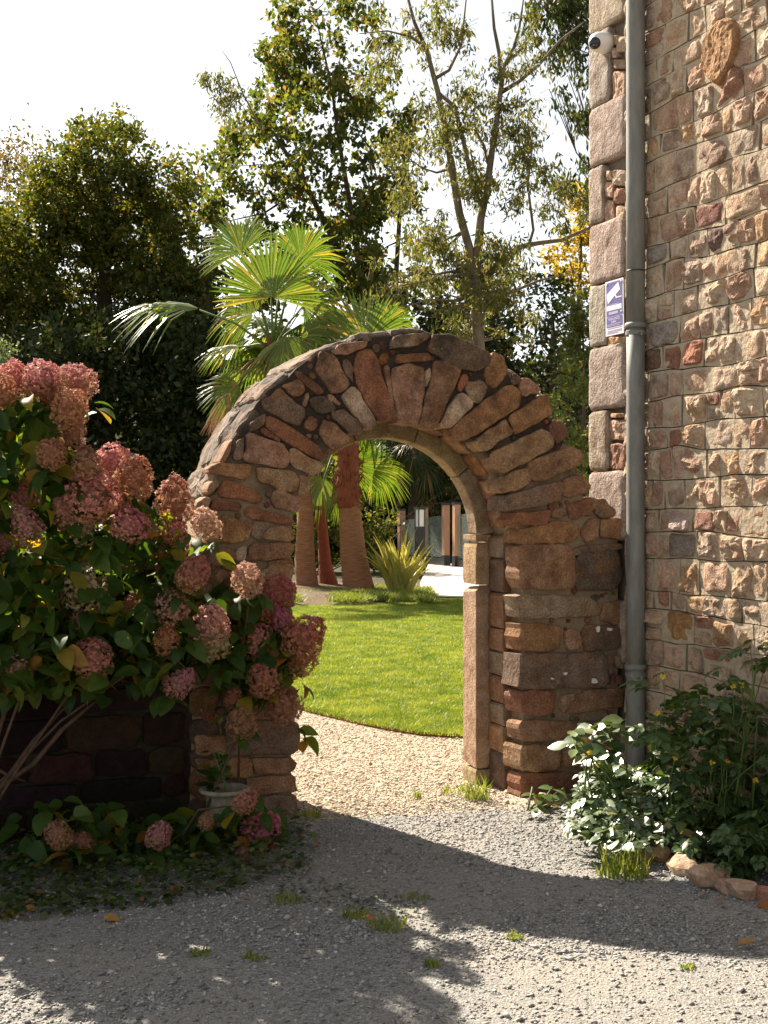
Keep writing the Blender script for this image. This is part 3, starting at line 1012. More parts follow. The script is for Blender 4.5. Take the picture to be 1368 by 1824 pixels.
# dressed frame set back in the opening
FR = (0.46, 0.325, 0.20)
for a, b in ((2, 38), (38.5, 72), (72.5, 108), (108.5, 142), (142.5, 178)):
    inner = [arcp(0.571, a + (b - a) * t / 6) for t in range(7)]
    outer = [arcp(0.685, b - (b - a) * t / 6) for t in range(7)]
    V, F = [], []
    n = 7
    g = Geo()
    g.prism(inner + outer, wf, -0.485, -0.362)
    o = g.make('frame_stone', M['frame_stone'], arch, color=[c * rng.uniform(.8, 1.0) for c in FR])
    bevel(o, 0.008, 2)
for side in (0, 1):
    for z0, z1 in ((-0.03, 0.085), (0.090, 1.170), (1.173, 1.42), (1.427, 1.466)):
        u0, u1 = (1.218, 1.325) if side else (-0.031, 0.076)
        q = [(u0, z0), (u1, z0), (u1, z1), (u0, z1)]
        V, F, nf = stone_geo(q, wf, rng, depth=0.185, h=-0.372, relief=0.003, rnd=0.006, cut=0.03, jit=0.004, step=0.06, nmin=22, nmax=34)
        build('frame_stone', V, F, M['frame_stone'], arch, color=[c * rng.uniform(.85, 1.0) for c in FR], smooth=True, flat_from=nf)
# white paint flecks left on two stones
for px, py, sx, sy in ((1063, 1120, 2.6, 7), (1084, 1121, 5, 3), (1056, 1212, 7, 4.5), (1005, 1199, 2.6, 3.2), (981, 1208, 3, 1.5)):
    pts = []
    for k in range(9):
        an = k * 2 * math.pi / 9
        rr = rng.uniform(.5, 1.15)
        u, z = face(px + sx * rr * math.cos(an), py + sy * rr * math.sin(an))
        pts.append((u, z))
    g = Geo()
    g.prism(pts[::-1], wf, 0.0, 0.0235)
    g.make('paint_fleck', M['sign_white'], arch)

# low wall running on to the left
lw = thing('low_wall', wall(-2.2, 0, -0.3), 'low shaded rubble wall behind the hydrangea left of the archway', 'wall')
g = Geo()
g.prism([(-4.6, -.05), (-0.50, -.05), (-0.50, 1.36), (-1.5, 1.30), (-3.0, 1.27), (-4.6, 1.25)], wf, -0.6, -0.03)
g.make('mortar', M['shaded_mortar'], lw)
z = 0.0
rows = 0
while z < 1.22:
    hh_ = rng.uniform(0.11, 0.19)
    u = -4.6 + rng.uniform(0, .2)
    while u < -0.60:
        L = rng.uniform(0.16, 0.42)
        u1 = min(u + L, -0.575)
        if u1 - u > .07:
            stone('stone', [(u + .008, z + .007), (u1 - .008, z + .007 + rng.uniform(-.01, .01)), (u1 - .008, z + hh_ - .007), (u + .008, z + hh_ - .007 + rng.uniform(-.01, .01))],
                  wf, rng, M['low_wall_stone'], lw, [c * rng.uniform(.05, .13) for c in rng.choice([C_BR, C_DP, C_OR, C_GY, C_DR, C_TN])], depth=0.1, relief=.014, step=.03, h=rng.uniform(-.012, .014), cut=.1, jit=.02, facet=.01, smooth=False)  # stone colours scaled down to paint in the hydrangea's shade
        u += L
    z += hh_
u = -4.6
while u < -0.6:
    L = rng.uniform(0.25, 0.45)
    u1 = min(u + L, -.56)
    zz = 1.25 + 0.11 * (u + 4.6) / 4.1
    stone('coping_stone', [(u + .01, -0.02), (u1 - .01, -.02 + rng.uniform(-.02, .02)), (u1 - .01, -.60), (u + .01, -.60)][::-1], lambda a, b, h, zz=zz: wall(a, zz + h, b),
          rng, M['low_wall_stone'], lw, rng.choice([C_GY, C_TN, C_DP]), depth=.06, h=.06, relief=.012, rnd=.02, step=.05)
    u += L

# ------------------------------------------------------------------ the house
hs = thing('stone_house', house(4, 0, -3), 'tall house wall of tan and pink rubble with granite corner blocks', 'house')
hf = lambda a, b, h: house(a, b, h)
g = Geo()
g.prism([(-0.345, -0.05), (10.0, -0.05), (10.0, 7.5), (-0.345, 7.5)], hf, -6.0, -0.032)
g.make('wall', M['groove'], hs)
g = Geo()
g.prism([(-6.4, 7.5), (0.35, 7.5), (-3.0, 10.4)], lambda a, b, h: house(h, b, a), -0.7, 10.4)
g.make('roof', M['roof'], hs)
C_H = [((0.46, 0.34, 0.22), 6), ((0.46, 0.31, 0.22), 4), ((0.36, 0.30, 0.235), 4), ((0.45, 0.28, 0.13), 3), ((0.30, 0.13, 0.08), 1.2), ((0.54, 0.44, 0.32), 3), ((0.22, 0.165, 0.13), 1.0), ((0.38, 0.235, 0.16), 3)]
rng = random.Random(5)


def hcol():
    t = rng.uniform(0, sum(w for _, w in C_H))
    for c, w in C_H:
        t -= w
        if t <= 0:
            v = rng.uniform(.85, 1.12)
            m_ = (0.51, 0.37, 0.27)
            return [(x * .62 + y * .38) * v * 1.24 for x, y in zip(c, m_)]
    return C_H[0][0]


SPECIAL = [(1287, 92, (0.36, 0.19, 0.09)), (1240, 640, (0.42, 0.16, 0.09)), (1281, 373, (0.24, 0.08, 0.07)), (1281, 428, (0.13, 0.075, 0.085)), (1180, 458, (0.27, 0.25, 0.235)),
           (1185, 1120, (0.46, 0.32, 0.20)), (1208, 1120, (0.45, 0.24, 0.08)), (1235, 1122, (0.40, 0.19, 0.06)), (1187, 785, (0.30, 0.13, 0.085)), (1220, 910, (0.50, 0.40, 0.36)), (1250, 945, (0.33, 0.17, 0.14)),
           (1215, 615, (0.40, 0.26, 0.09)), (1195, 580, (0.5, 0.33, 0.24)), (1260, 705, (0.20, 0.07, 0.06)), (1177, 632, (0.12, 0.06, 0.05)), (1205, 632, (0.27, 0.10, 0.06)), (1175, 610, (0.32, 0.30, 0.27)), (1215, 990, (0.24, 0.23, 0.21)), (1156, 710, (0.36, 0.2, 0.07))]
SPEC = [(*hface(a, b), c) for a, b, c in SPECIAL]
CH = 0.148


def course(k, s):
    return k * CH + 0.045 * noise.noise((s * 1.1, k * 3.7, 0.2)) + 0.018 * noise.noise((s * 5.0, k * 7.3, 4.2))


BIG = (*hface(1287, 92), 0.165, 0.165)     # one boulder larger than its courses
mort = Geo()
far_geo, far_mort = [], None
cells = []
for k in range(0, 35):
    s = 0.0 - rng.uniform(0, .06)
    while s < 3.4:
        L = rng.choice([0.10, 0.12, 0.14, 0.16, 0.19, 0.23]) * rng.uniform(.85, 1.2)
        cells.append((k, s, s + L))
        s += L
stones_small = Geo()
nst = 0
for k, s0, s1 in cells:
    if s0 < 0.0:
        s0 = 0.02
    if s1 - s0 < .05:
        continue
    sl = lambda: rng.uniform(-.016, .016)
    a, b, c_, d_ = (s0 + .001 + sl(), course(k, s0) + .0025), (s1 - .001 + sl(), course(k, s1) + .0025), (s1 - .001 + sl(), course(k + 1, s1) - .0025), (s0 + .001 + sl(), course(k + 1, s0) - .0025)
    sm = (s0 + s1) / 2
    bm, tm = (sm, course(k, sm) + .003), (sm, course(k + 1, sm) - .003)
    poly = [a, bm, b, c_, tm, d_]
    mort.prism(poly, hf, -0.04, rng.uniform(-.003, .003))
    cz = (a[1] + c_[1]) / 2
    if abs(sm - BIG[0]) < BIG[2] * .8 and abs(cz - BIG[1]) < BIG[3] * .95:
        continue
    far = s0 > 1.30
    parts = [poly]
    if not far and rng.random() < 0.16 and s1 - s0 > .11:
        mid = [(s0 + .004, cz), (s1 - .004, cz + rng.uniform(-.02, .02))]
        parts = [[a, bm, b, (mid[1][0], mid[1][1] - .006), (mid[0][0], mid[0][1] - .006)], [(mid[0][0], mid[0][1] + .006), (mid[1][0], mid[1][1] + .006), c_, tm, d_]]
    for q in parts:
        cx = sum(p[0] for p in q) / len(q)
        cy = sum(p[1] for p in q) / len(q)
        ks, kz = rng.uniform(.90, 1.03), rng.uniform(.88, 1.0)
        ox, oz = rng.uniform(-.008, .008), rng.uniform(-.008, .008)
        rr = []
        for p in q:
            f = rng.uniform(.86, 1.02)
            rr.append((cx + ox + (p[0] - cx) * ks * f, cy + oz + (p[1] - cy) * kz * f))
        col = hcol()
        for sx, sz, c in SPEC:
            if abs(sx - cx) < .075 and abs(sz - cy) < .075:
                col = [(x * .75 + y * .25) * 1.1 for x, y in zip(c, (0.45, 0.33, 0.22))]
        flat = rng.random() < (.7 if cx < .5 else .38)
        kw = dict(depth=.06, h=rng.uniform(.005, .012) if flat else rng.uniform(.012, .026), relief=.011 if flat else .017, rnd=.012 if flat else .022, freq=17,
                  facet=.008 if flat else rng.uniform(.014, .034), cut=rng.uniform(.08, .2), jit=.006, step=.017, nmin=16, nmax=24)
        if far:
            V, F, nf = stone_geo(rr, hf, rng, **{**kw, 'step': .05, 'nmin': 10, 'nmax': 12})
            stones_small.add(V, F)
        else:
            V, F, nf = stone_geo(rr, hf, rng, **kw)
            build('stone', V, F, M['house_stone'], hs, color=col, smooth=flat, flat_from=nf)
            nst += 1
q = [(BIG[0] + BIG[2] * .92 * x, BIG[1] + BIG[3] * y) for x, y in ((-.95, .1), (-.8, -.5), (-.35, -.95), (.0, -1.1), (.55, -.7), (.95, -.1), (.9, .5), (.5, .95), (-.2, 1.0), (-.75, .65))]
stone('stone', q, hf, rng, M['house_stone'], hs, (0.48, 0.28, 0.14), depth=.06, h=.042, relief=.008, rnd=.045, freq=30, facet=.0, cut=.22, nmax=36, jit=.0, dense=True, smooth=False)
mort.make('mortar', M['house_mortar'], hs)
o = stones_small.make('rubble', M['house_stone'], hs, color=(0.42, 0.31, 0.21), smooth=True)
o['kind'] = 'stuff'
# corner blocks
QG = (0.46, 0.39, 0.31)
quoins = [(1050, 1113, -330, -232), (1050, 1088, -228, -130), (1050, 1113, -126, -32 + 0), (1050, 1112, -28, 62), (1050, 1084, 66, 194), (1049.5, 1112, 197, 298), (1049, 1073, 302, 400), (1049, 1110, 405, 508), (1048, 1079, 513, 618),
          (1047, 1111, 623, 731), (1046, 1080, 736, 838), (1045.5, 1111, 842, 960), (1045, 1085, 965, 1060), (1045, 1111, 1065, 1170), (1045, 1085, 1175, 1270), (1044, 1111, 1275, 1420)]
QS = hface(1047.5, 700, .02)[0]
for x0, x1, y0, y1 in quoins:
    qd = [hface(x0, y1, .02), hface(x1, y1, .02), hface(x1, y0, .02), hface(x0, y0, .02)]
    s0 = min(qd[0][0], qd[3][0])
    s0 = QS + rng.uniform(-.004, .004)
    s1 = max(qd[1][0], qd[2][0])
    z0, z1 = qd[0][1], qd[3][1]
    stone('corner_block', [(s0, z0 - .004), (s1, z0 - .004), (s1, z1 + .004), (s0, z1 + .004)], hf, rng, M['quoin'], hs, [c * rng.uniform(.93, 1.05) for c in QG], depth=.36, h=.02, relief=.006, rnd=.014, cut=.05, jit=.006, step=.03, nmin=24, nmax=34, freq=20)
for x0, x1, y0, y1 in ((1086, 1100, 62, 80), (1100, 1112, 64, 92), (1086, 1098, 84, 103), (1088, 1112, 105, 122), (1089, 1112, 126, 190), (1076, 1088, 303, 320), (1090, 1112, 303, 330), (1076, 1090, 324, 352), (1091, 1112, 335, 362), (1075, 1090, 356, 398), (1093, 1112, 366, 398),
                       (1082, 1111, 600, 618), (1082, 1111, 736, 744), (1082, 1111, 748, 784), (1084, 1111, 790, 837), (1090, 1112, -228, -180), (1090, 1112, -176, -130)):
    pts = [hface(x0, y1, .01), hface(x1, y1, .01), hface(x1, y0, .01), hface(x0, y0, .01)]
    stone('stone', pts, hf, rng, M['house_stone'], hs, hcol(), depth=.05, h=.010, relief=.010, rnd=.012, facet=.014, cut=.1, step=.016, freq=18, smooth=False, jit=.005)

# rain pipe
s0 = 0.205
pc = lambda z, h=0.062: house(s0, z, h)
pipe = thing('drainpipe', pc(0), 'tall grey zinc drainpipe with ribbed collars on the house wall', 'drainpipe')
for a, b, r in ((0.0, 0.745, .053), (0.735, 2.66, .0515), (2.65, 7.4, .053)):
    g = Geo()
    n = 6
    g.tube([pc(a + (b - a) * i / n) for i in range(n + 1)], r, 28)
    g.make('pipe_length', M['zinc'], pipe, smooth=True)
for z in (0.72, 2.645, 4.9):
    g = Geo()
    g.lathe(pc(z), [(.0535, -.01), (.060, -.008), (.063, .002), (.063, .010), (.060, .018), (.0535, .022)], 28)
    g.make('collar', M['zinc'], pipe, smooth=True)
    g = Geo()
    g.lathe(pc(z - .05), [(.0545, 0), (.058, .002), (.058, .024), (.0545, .026)], 28)
    g.tube([pc(z - .038, .045), pc(z - .038, 0.0), pc(z - .038, -.05)], .007, 8)
    g.tube([pc(z - .038) + HD * .05 + HN * .02, pc(z - .038) + HD * .082 + HN * .02, pc(z - .06) + HD * .085 + HN * .02], .006, 8)
    g.make('bracket', M['zinc'], pipe)
g = Geo()
g.lathe(pc(2.955), [(.053, -.002), (.0545, 0), (.0545, .005), (.053, .007)], 28)
g.make('seam', M['black_metal'], pipe)

# camera
a, b = hface(1071, 76, .05)
cc = thing('security_camera', house(a, b, .02), 'white dome security camera with black lens on the house corner', 'security camera')
X0, Y0 = HD, ZV


def disc(prof, c, ax, sides=28):
    ax = ax.normalized()
    e1 = ax.orthogonal().normalized()
    e2 = ax.cross(e1)
    g = Geo()
    for r, t in prof:
        for k in range(sides):
            an = 2 * math.pi * k / sides
            g.V.append(tuple(c + ax * t + (e1 * math.cos(an) + e2 * math.sin(an)) * r))
    for i in range(len(prof) - 1):
        for k in range(sides):
            k2 = (k + 1) % sides
            g.F.append((i * sides + k, i * sides + k2, (i + 1) * sides + k2, (i + 1) * sides + k))
    return g


c0 = house(a, b, 0.02)
disc([(.001, -.02), (.062, -.02), (.062, .02), (.060, .045), (.054, .07), (.044, .088), (.03, .10), (.001, .104)], c0 + HN * .0, HN).make('housing', M['white_plastic'], cc, smooth=True)
ax = (Vector((-0.45, -0.86, -0.22))).normalized()
c1 = c0 + HN * .062 - ZV * .012
sp = lambda r, t0, t1, n: [(max(.0008, r * math.sin(t0 + (t1 - t0) * i / n)), -r * math.cos(t0 + (t1 - t0) * i / n)) for i in range(n + 1)]
disc(sp(.043, .3, 2.2, 12), c1 + ax * .012, ax).make('eyeball', M['white_plastic'], cc, smooth=True)
disc([(.034, .018), (.0355, .030), (.034, .040), (.026, .048), (.012, .052), (.0008, .053)], c1 + ax * .006, ax).make('lens', M['black_gloss'], cc, smooth=True)
disc([(.0008, .0), (.005, .0), (.005, .003), (.0008, .003)], c1 + ax * .056 - ZV * .013, ax, 10).make('infrared_light', M['zinc'], cc)

# sign
sa, sb = hface(1078, 600, .04)
sa1, st_ = hface(1078, 503, .04)
SW, SH = 0.178, st_ - sb
sg = thing('camera_sign', house(sa + SW / 2, sb, .03), 'violet blue warning sign with white camera symbol behind the drainpipe', 'sign')
tilt = -0.03


def sp_(x, y, h):
    return house(sa + x * SW + tilt * (y - .5) * .15, sb + y * SH, .038 + h)


def plate(name, poly, h0, h1, mat):
    g = Geo()
    g.prism(poly, sp_, h0, h1)
    return g.make(name, mat, sg)


plate('plate', [(0, 0), (1, 0), (1, 1), (0, 1)], -.004, 0, M['sign_white'])
plate('blue_panel', [(.06, .35), (.94, .35), (.94, .97), (.06, .97)], 0.0005, .0012, M['sign_blue'])
plate('blue_panel', [(.06, .155), (.94, .155), (.94, .335), (.06, .335)], 0.0005, .0012, M['sign_blue'])
plate('camera_symbol', [(.10, .70), (.16, .585), (.55, .715), (.84, .80), (.74, .945), (.10, .765)], .0016, .0022, M['sign_white'])
plate('camera_symbol', [(.55, .715), (.60, .66), (.92, .662), (.92, .682), (.645, .682), (.60, .725)], .0016, .0022, M['sign_white'])
plate('white_bar', [(.09, .455), (.91, .455), (.91, .545), (.09, .545)], .0016, .0022, M['sign_white'])
plate('lilac_strip', [(.15, .555), (.75, .555), (.75, .566), (.15, .566)], .0016, .0022, M['sign_lilac'])
plate('lilac_strip', [(.2, .38), (.72, .38), (.72, .43), (.2, .43)], .0016, .0022, M['sign_lilac'])
plate('lilac_strip', [(.1, .19), (.9, .19), (.9, .205), (.1, .205)], .0016, .0022, M['sign_lilac'])
plate('lilac_strip', [(.1, .165), (.8, .165), (.8, .178), (.1, .178)], .0016, .0022, M['sign_lilac'])
for y in (.125, .085, .06, .035):
    plate('lilac_strip', [(.1, y), (.9 - .2 * (y < .05), y), (.9 - .2 * (y < .05), y + .012), (.1, y + .012)], .0005, .0012, M['sign_lilac'])
for x, y in ((.9, .945), (.9, .405), (.1, .945)):
    disc([(.0004, 0), (.006, 0), (.006, .003), (.0004, .004)], sp_(x, y, .001), HN, 10).make('screw', M['white_plastic'], sg)


def lettering(txt, x0, x1, y0, y1):
    cu = bpy.data.curves.new('lettering', 'FONT')
    cu.body = txt
    tmp = bpy.data.objects.new('lettering', cu)
    COL.objects.link(tmp)
    bpy.context.view_layer.update()
    me = bpy.data.meshes.new_from_object(tmp.evaluated_get(bpy.context.evaluated_depsgraph_get()))
    bpy.data.objects.remove(tmp)
    xs = [v.co.x for v in me.vertices]
    ys = [v.co.y for v in me.vertices]
    V = [sp_(x0 + (v.co.x - min(xs)) / (max(xs) - min(xs)) * (x1 - x0), y0 + (v.co.y - min(ys)) / (max(ys) - min(ys)) * (y1 - y0), .0018) for v in me.vertices]
    F = [tuple(p.vertices) for p in me.polygons]
    build('lettering', V, F, M['sign_white'], sg)


lettering('VIGILANCE', .16, .80, .275, .318)
lettering('24H', .33, .60, .222, .262)
# ------------------------------------------------------------------ leaf meshes
def leaf_mesh(name, mat, L=1.0, W=0.6, fold=0.25, droop=0.35, seg=4, curl=0.0, tip=1.0):
    """ovate leaf from the origin along +Y, face up +Z"""
    V, F = [], []
    for i in range(seg + 1):
        t = i / seg
        w = W * 0.5 * (math.sin(math.pi * min(1, t ** 0.75 * 0.97 + 0.03)) ** 0.8) * (1 if t < 1 else 0.02)
        y = L * t * math.cos(droop * t)
        z = -L * t * math.sin(droop * t) * 0.8
        V += [(-w, y, z + fold * w + curl * w), (0, y, z), (w, y, z + fold * w - curl * w)]
    for i in range(seg):
        b = i * 3
        F += [(b, b + 1, b + 4, b + 3), (b + 1, b + 2, b + 5, b + 4)]
    m = bpy.data.meshes.new(name)
    m.from_pydata(V, [], F)
    m.polygons.foreach_set('use_smooth', [True] * len(F))
    m.materials.append(mat)
    return m


def geo_arrays(m):
    V = np.array([v.co[:] for v in m.vertices])
    F = [tuple(p.vertices) for p in m.polygons]
    return V, F


def compound_mesh(name, mat, n=5, L=1.0, rng=random):
    """a leaf of several lobes along one stalk"""
    base = leaf_mesh('t', mat, 0.46, 0.30, 0.2, 0.3, 3)
    V0, F0 = geo_arrays(base)
    bpy.data.meshes.remove(base)
    g = Geo()
    k = (n - 1) // 2
    for i in range(k):
        t = 0.30 + 0.5 * i / max(1, k)
        for s in (-1, 1):
            Mx = Matrix.Translation((0, L * t, -.12 * t * t)) @ Matrix.Rotation(s * -rng.uniform(.8, 1.25), 4, 'Z') @ Matrix.Rotation(rng.uniform(-.3, .3), 4, 'Y') @ Matrix.Scale(L * rng.uniform(.75, 1.05), 4)
            g.add([Mx @ Vector(v) for v in V0], F0)
    Mx = Matrix.Translation((0, L * .72, -.10)) @ Matrix.Rotation(-.25, 4, 'X') @ Matrix.Scale(L * 1.1, 4)
    g.add([Mx @ Vector(v) for v in V0], F0)
    g.add([(-.008, 0, 0), (.008, 0, 0), (.006, L * .75, -.10), (-.006, L * .75, -.10)], [(0, 1, 2, 3)])
    m = bpy.data.meshes.new(name)
    m.from_pydata(g.V, [], g.F)
    m.materials.append(mat)
    return m


def basis(pos, dirv, up, size):
    """matrix: +Y along dirv, +Z near up"""
    y = dirv.normalized()
    x = y.cross(up)
    x = x.normalized() if x.length > 1e-4 else y.orthogonal().normalized()
    z = x.cross(y)
    mt = Matrix((x, y, z)).transposed().to_4x4()
    return Matrix.Translation(pos) @ mt @ Matrix.Scale(size, 4)


def rvec(rng, k=1.0):
    while True:
        v = Vector((rng.uniform(-1, 1), rng.uniform(-1, 1), rng.uniform(-1, 1)))
        if .05 < v.length < 1:
            return v.normalized() * k


def inside(p, poly):
    x, y = p
    c = False
    n = len(poly)
    j = n - 1
    for i in range(n):
        xi, yi = poly[i]
        xj, yj = poly[j]
        if (yi > y) != (yj > y) and x < (xj - xi) * (y - yi) / (yj - yi) + xi:
            c = not c
        j = i
    return c


def sample_poly(poly, rng):
    xs = [p[0] for p in poly]
    ys = [p[1] for p in poly]
    while True:
        p = (rng.uniform(min(xs), max(xs)), rng.uniform(min(ys), max(ys)))
        if inside(p, poly):
            return p


def scatter(meshes, mats_list):
    """join placed copies of small meshes into one set of arrays"""
    g_v, g_f, base = [], [], 0
    cache = [geo_arrays(m) for m in meshes]
    for mi, Mx in mats_list:
        V, F = cache[mi]
        A = np.array(Mx)
        g_v.append(V @ A[:3, :3].T + A[:3, 3])
        g_f += [tuple(i + base for i in f) for f in F]
        base += len(V)
    return np.concatenate(g_v), g_f


def foliage(root, name, meshes, spots, mat, n_single, stuff_name, rng):
    """the largest n_single leaves as parts, the rest as one 'stuff' part"""
    spots = list(spots)
    spots.sort(key=lambda s: (s[1].translation - CAM).length)
    for mi, Mx in spots[:n_single]:
        place(name, meshes[mi], Mx, root)
    rest = spots[n_single:]
    if rest:
        V, F = scatter(meshes, rest)
        o = build(stuff_name, V, F, mat, root, smooth=True)
        o['kind'] = 'stuff'


# ------------------------------------------------------------------ hydrangea flower heads
def head_mesh(name, seed, cone=0.25, n=640, lump=0.16):
    rr = random.Random(seed)
    V, F, tint = [], [], []
    # dim core so that one cannot look through
    for i in range(n):
        u = rr.uniform(-0.95, 1)
        ph = rr.uniform(0, 2 * math.pi)
        s = math.sqrt(max(0, 1 - u * u))
        dv = Vector((s * math.cos(ph), s * math.sin(ph), u))
        taper = 1 - cone * (u * 0.5 + 0.5)
        lumpy = 1 + lump * noise.noise(dv * 2.6 + Vector((seed * 3.1, 0, 0))) * 1.6
        p = Vector((dv.x * taper, dv.y * taper, dv.z * (1.05 + cone * .5))) * 0.5 * lumpy * rr.uniform(.90, 1.04)
        nv = (dv + rvec(rr, .7)).normalized()
        e1 = nv.orthogonal().normalized()
        e2 = nv.cross(e1)
        a0 = rr.uniform(0, 1.6)
        sz = rr.uniform(0.036, 0.057)
        tn = min(1, max(0, 0.5 - u * 0.55 + rr.uniform(-.35, .35) + .5 * noise.noise(dv * 1.9 + Vector((0, seed * 1.7, 0)))))
        for k in range(4):
            an = a0 + k * math.pi / 2
            d1 = e1 * math.cos(an) + e2 * math.sin(an)
            d2 = e1 * -math.sin(an) + e2 * math.cos(an)
            b = len(V)
            up = nv * sz * rr.uniform(.1, .5)
            V += [tuple(p), tuple(p + d1 * sz * .62 + d2 * sz * .48 + up * .6), tuple(p + d1 * sz * 1.15 + up), tuple(p + d1 * sz * .62 - d2 * sz * .48 + up * .6)]
            F.append((b, b + 1, b + 2, b + 3))
            tint += [tn] * 4
    # core
    b = len(V)
    ns, nr = 10, 6
    for i in range(nr + 1):
        th = math.pi * i / nr
        for k in range(ns):
            ph = 2 * math.pi * k / ns
            u = math.cos(th)
            taper = 1 - cone * (u * .5 + .5)
            V.append((.33 * math.sin(th) * math.cos(ph) * taper, .33 * math.sin(th) * math.sin(ph) * taper, .36 * u))
            tint.append(0.8)
    for i in range(nr):
        for k in range(ns):
            F.append((b + i * ns + k, b + (i + 1) * ns + k, b + (i + 1) * ns + (k + 1) % ns, b + i * ns + (k + 1) % ns))
    m = bpy.data.meshes.new(name)
    m.from_pydata(V, [], F)
    at_ = m.attributes.new('tint', 'FLOAT', 'POINT')
    at_.data.foreach_set('value', np.array(tint, dtype=np.float32))
    m.materials.append(M['flower'])
    return m


HEADS = [head_mesh('flower_head', i + 1, cone=[.15, .3, .45, .2, .35, .1][i]) for i in range(6)]
PINK, RUST, SALM, GRN, MAG, RED = (0.52, 0.20, 0.20), (0.40, 0.17, 0.105), (0.66, 0.34, 0.28), (0.42, 0.38, 0.19), (0.52, 0.15, 0.22), (0.45, 0.13, 0.12)
LEAF_H = [leaf_mesh('leaf', M['leaf_hydrangea'], 1, .60, .25, .5, 5, .1), leaf_mesh('leaf', M['leaf_hydrangea'], 1, .55, .35, .8, 5, -.15), leaf_mesh('leaf', M['leaf_hydrangea'], 1, .66, .12, .25, 5, .2)]


def wpoint(px, py, w):
    u, z = face(px, py, w)
    return wall(u, z, w)


def hydrangea(label, base, heads, fill_poly, nfill, wr, leaf, n_single, seed, group, stems=True, pad=4):
    rng = random.Random(seed)
    root = thing('hydrangea', base, label, 'hydrangea', group)
    spots = []
    pts = []
    for (px, py, sw, sh, col) in heads:
        w = rng.uniform(*wr) + .10
        p = wpoint(px, py, w)
        dpt = p.y
        sx, sz = sw * dpt / FPX, sh * dpt / FPX
        tilt = Vector((rng.uniform(-.5, .7), rng.uniform(-.8, .1), rng.uniform(.5, 1.0))).normalized()
        q = tilt.to_track_quat('Z', 'X').to_matrix().to_4x4()
        Mx = Matrix.Translation(p) @ q @ Matrix.Rotation(rng.uniform(0, 6.3), 4, 'Z') @ Matrix.Diagonal((sx * 1.1, sx * 1.1, (sz * .8 + sx * .2) * 1.1, 1))
        c = [v * rng.uniform(.85, 1.15) for v in col]
        place('flower_head', rng.choice(HEADS), Mx, root, c)
        pts.append((p, tilt, sx))
        for k in range(pad):
            an = rng.uniform(0, 6.3)
            dv = (Vector((math.cos(an), math.sin(an), rng.uniform(-.6, .15)))).normalized()
            pp = p - tilt * sx * rng.uniform(.55, 1.2) + dv * .01
            if (pp + dv * .06 - P0).dot(WN) < .05:
                continue
            spots.append((rng.randrange(3), basis(pp, dv, (ZV + rvec(rng, .5)), leaf * rng.uniform(.7, 1.2))))
    for k in range(nfill):
        px, py = sample_poly(fill_poly, rng)
        w = rng.uniform(wr[0] - .05, wr[1])
        p = wpoint(px, py, w)
        an = rng.uniform(0, 6.3)
        dv = (Vector((math.cos(an), math.sin(an) - .25, rng.uniform(-.9, .25)))).normalized()
        spots.append((rng.randrange(3), basis(p, dv, (ZV * .8 + rvec(rng, .7)), leaf * rng.uniform(.65, 1.25))))
    foliage(root, 'leaf', LEAF_H, spots, M['leaf_hydrangea'], n_single, 'foliage', rng)
    if stems:
        b = Vector(base)
        for p, tilt, sx in pts[::9]:
            q = p - tilt * sx * .4
            bb = b + Vector((rng.uniform(-.25, .25), rng.uniform(-.15, .15), 0))
            mid = bb.lerp(q, .55) + Vector((0, 0, .12)) + rvec(rng, .06)
            g = Geo()
            g.tube([bb, bb.lerp(mid, .5) + rvec(rng, .03), mid, mid.lerp(q, .6) + rvec(rng, .02), q], [.008, .007, .006, .004, .003], 6)
            g.make('stem', M['stem'], root, smooth=True)
    return root


H_MAIN = [(18, 680, 62, 60, PINK), (75, 672, 62, 48, PINK), (85, 692, 72, 66, RUST), (138, 680, 62, 56, PINK), (4, 697, 50, 50, RUST), (125, 728, 62, 58, RUST), (128, 772, 56, 44, PINK), (92, 808, 50, 44, RUST),
          (155, 826, 55, 44, RUST), (198, 820, 62, 40, SALM), (240, 848, 72, 52, RUST), (225, 872, 75, 50, RUST), (165, 884, 92, 76, PINK), (120, 872, 46, 46, MAG), (122, 914, 62, 48, PINK), (152, 940, 60, 46, GRN),
          (310, 893, 76, 66, RUST), (366, 934, 56, 44, SALM), (45, 884, 50, 46, PINK), (48, 936, 56, 56, PINK), (8, 925, 32, 32, PINK), (8, 968, 44, 44, PINK), (215, 905, 46, 32, RUST), (231, 935, 66, 44, PINK),
          (242, 982, 66, 58, PINK), (280, 962, 40, 40, PINK), (312, 950, 42, 36, MAG), (318, 985, 45, 50, RUST), (345, 1022, 58, 54, RED), (150, 1046, 80, 74, GRN), (186, 1082, 40, 38, PINK), (232, 1076, 30, 30, RUST),
          (145, 1103, 34, 30, PINK), (305, 1080, 62, 46, SALM), (165, 1173, 66, 58, PINK), (35, 1187, 48, 46, PINK), (297, 1140, 50, 44, RUST), (320, 1217, 50, 44, PINK), (-40, 760, 70, 60, RUST), (-50, 860, 70, 60, PINK), (-45, 1030, 60, 60, PINK), (-120, 690, 70, 60, RUST), (-160, 780, 70, 60, PINK)]
POLY_MAIN = [(-210, 880), (-180, 760), (-120, 690), (30, 690), (110, 720), (120, 800), (180, 860), (270, 900), (350, 960), (360, 1020), (320, 1080), (330, 1160), (290, 1210), (190, 1220), (60, 1235), (-120, 1240), (-210, 1180)]
GH = 'hydrangeas along the rubble wall'
hydrangea('tall hydrangea crowded with pink and russet flower heads at the left', wall(-1.9, 0, .35), H_MAIN, POLY_MAIN, 1750, (.14, .60), .125, 250, 21, GH)
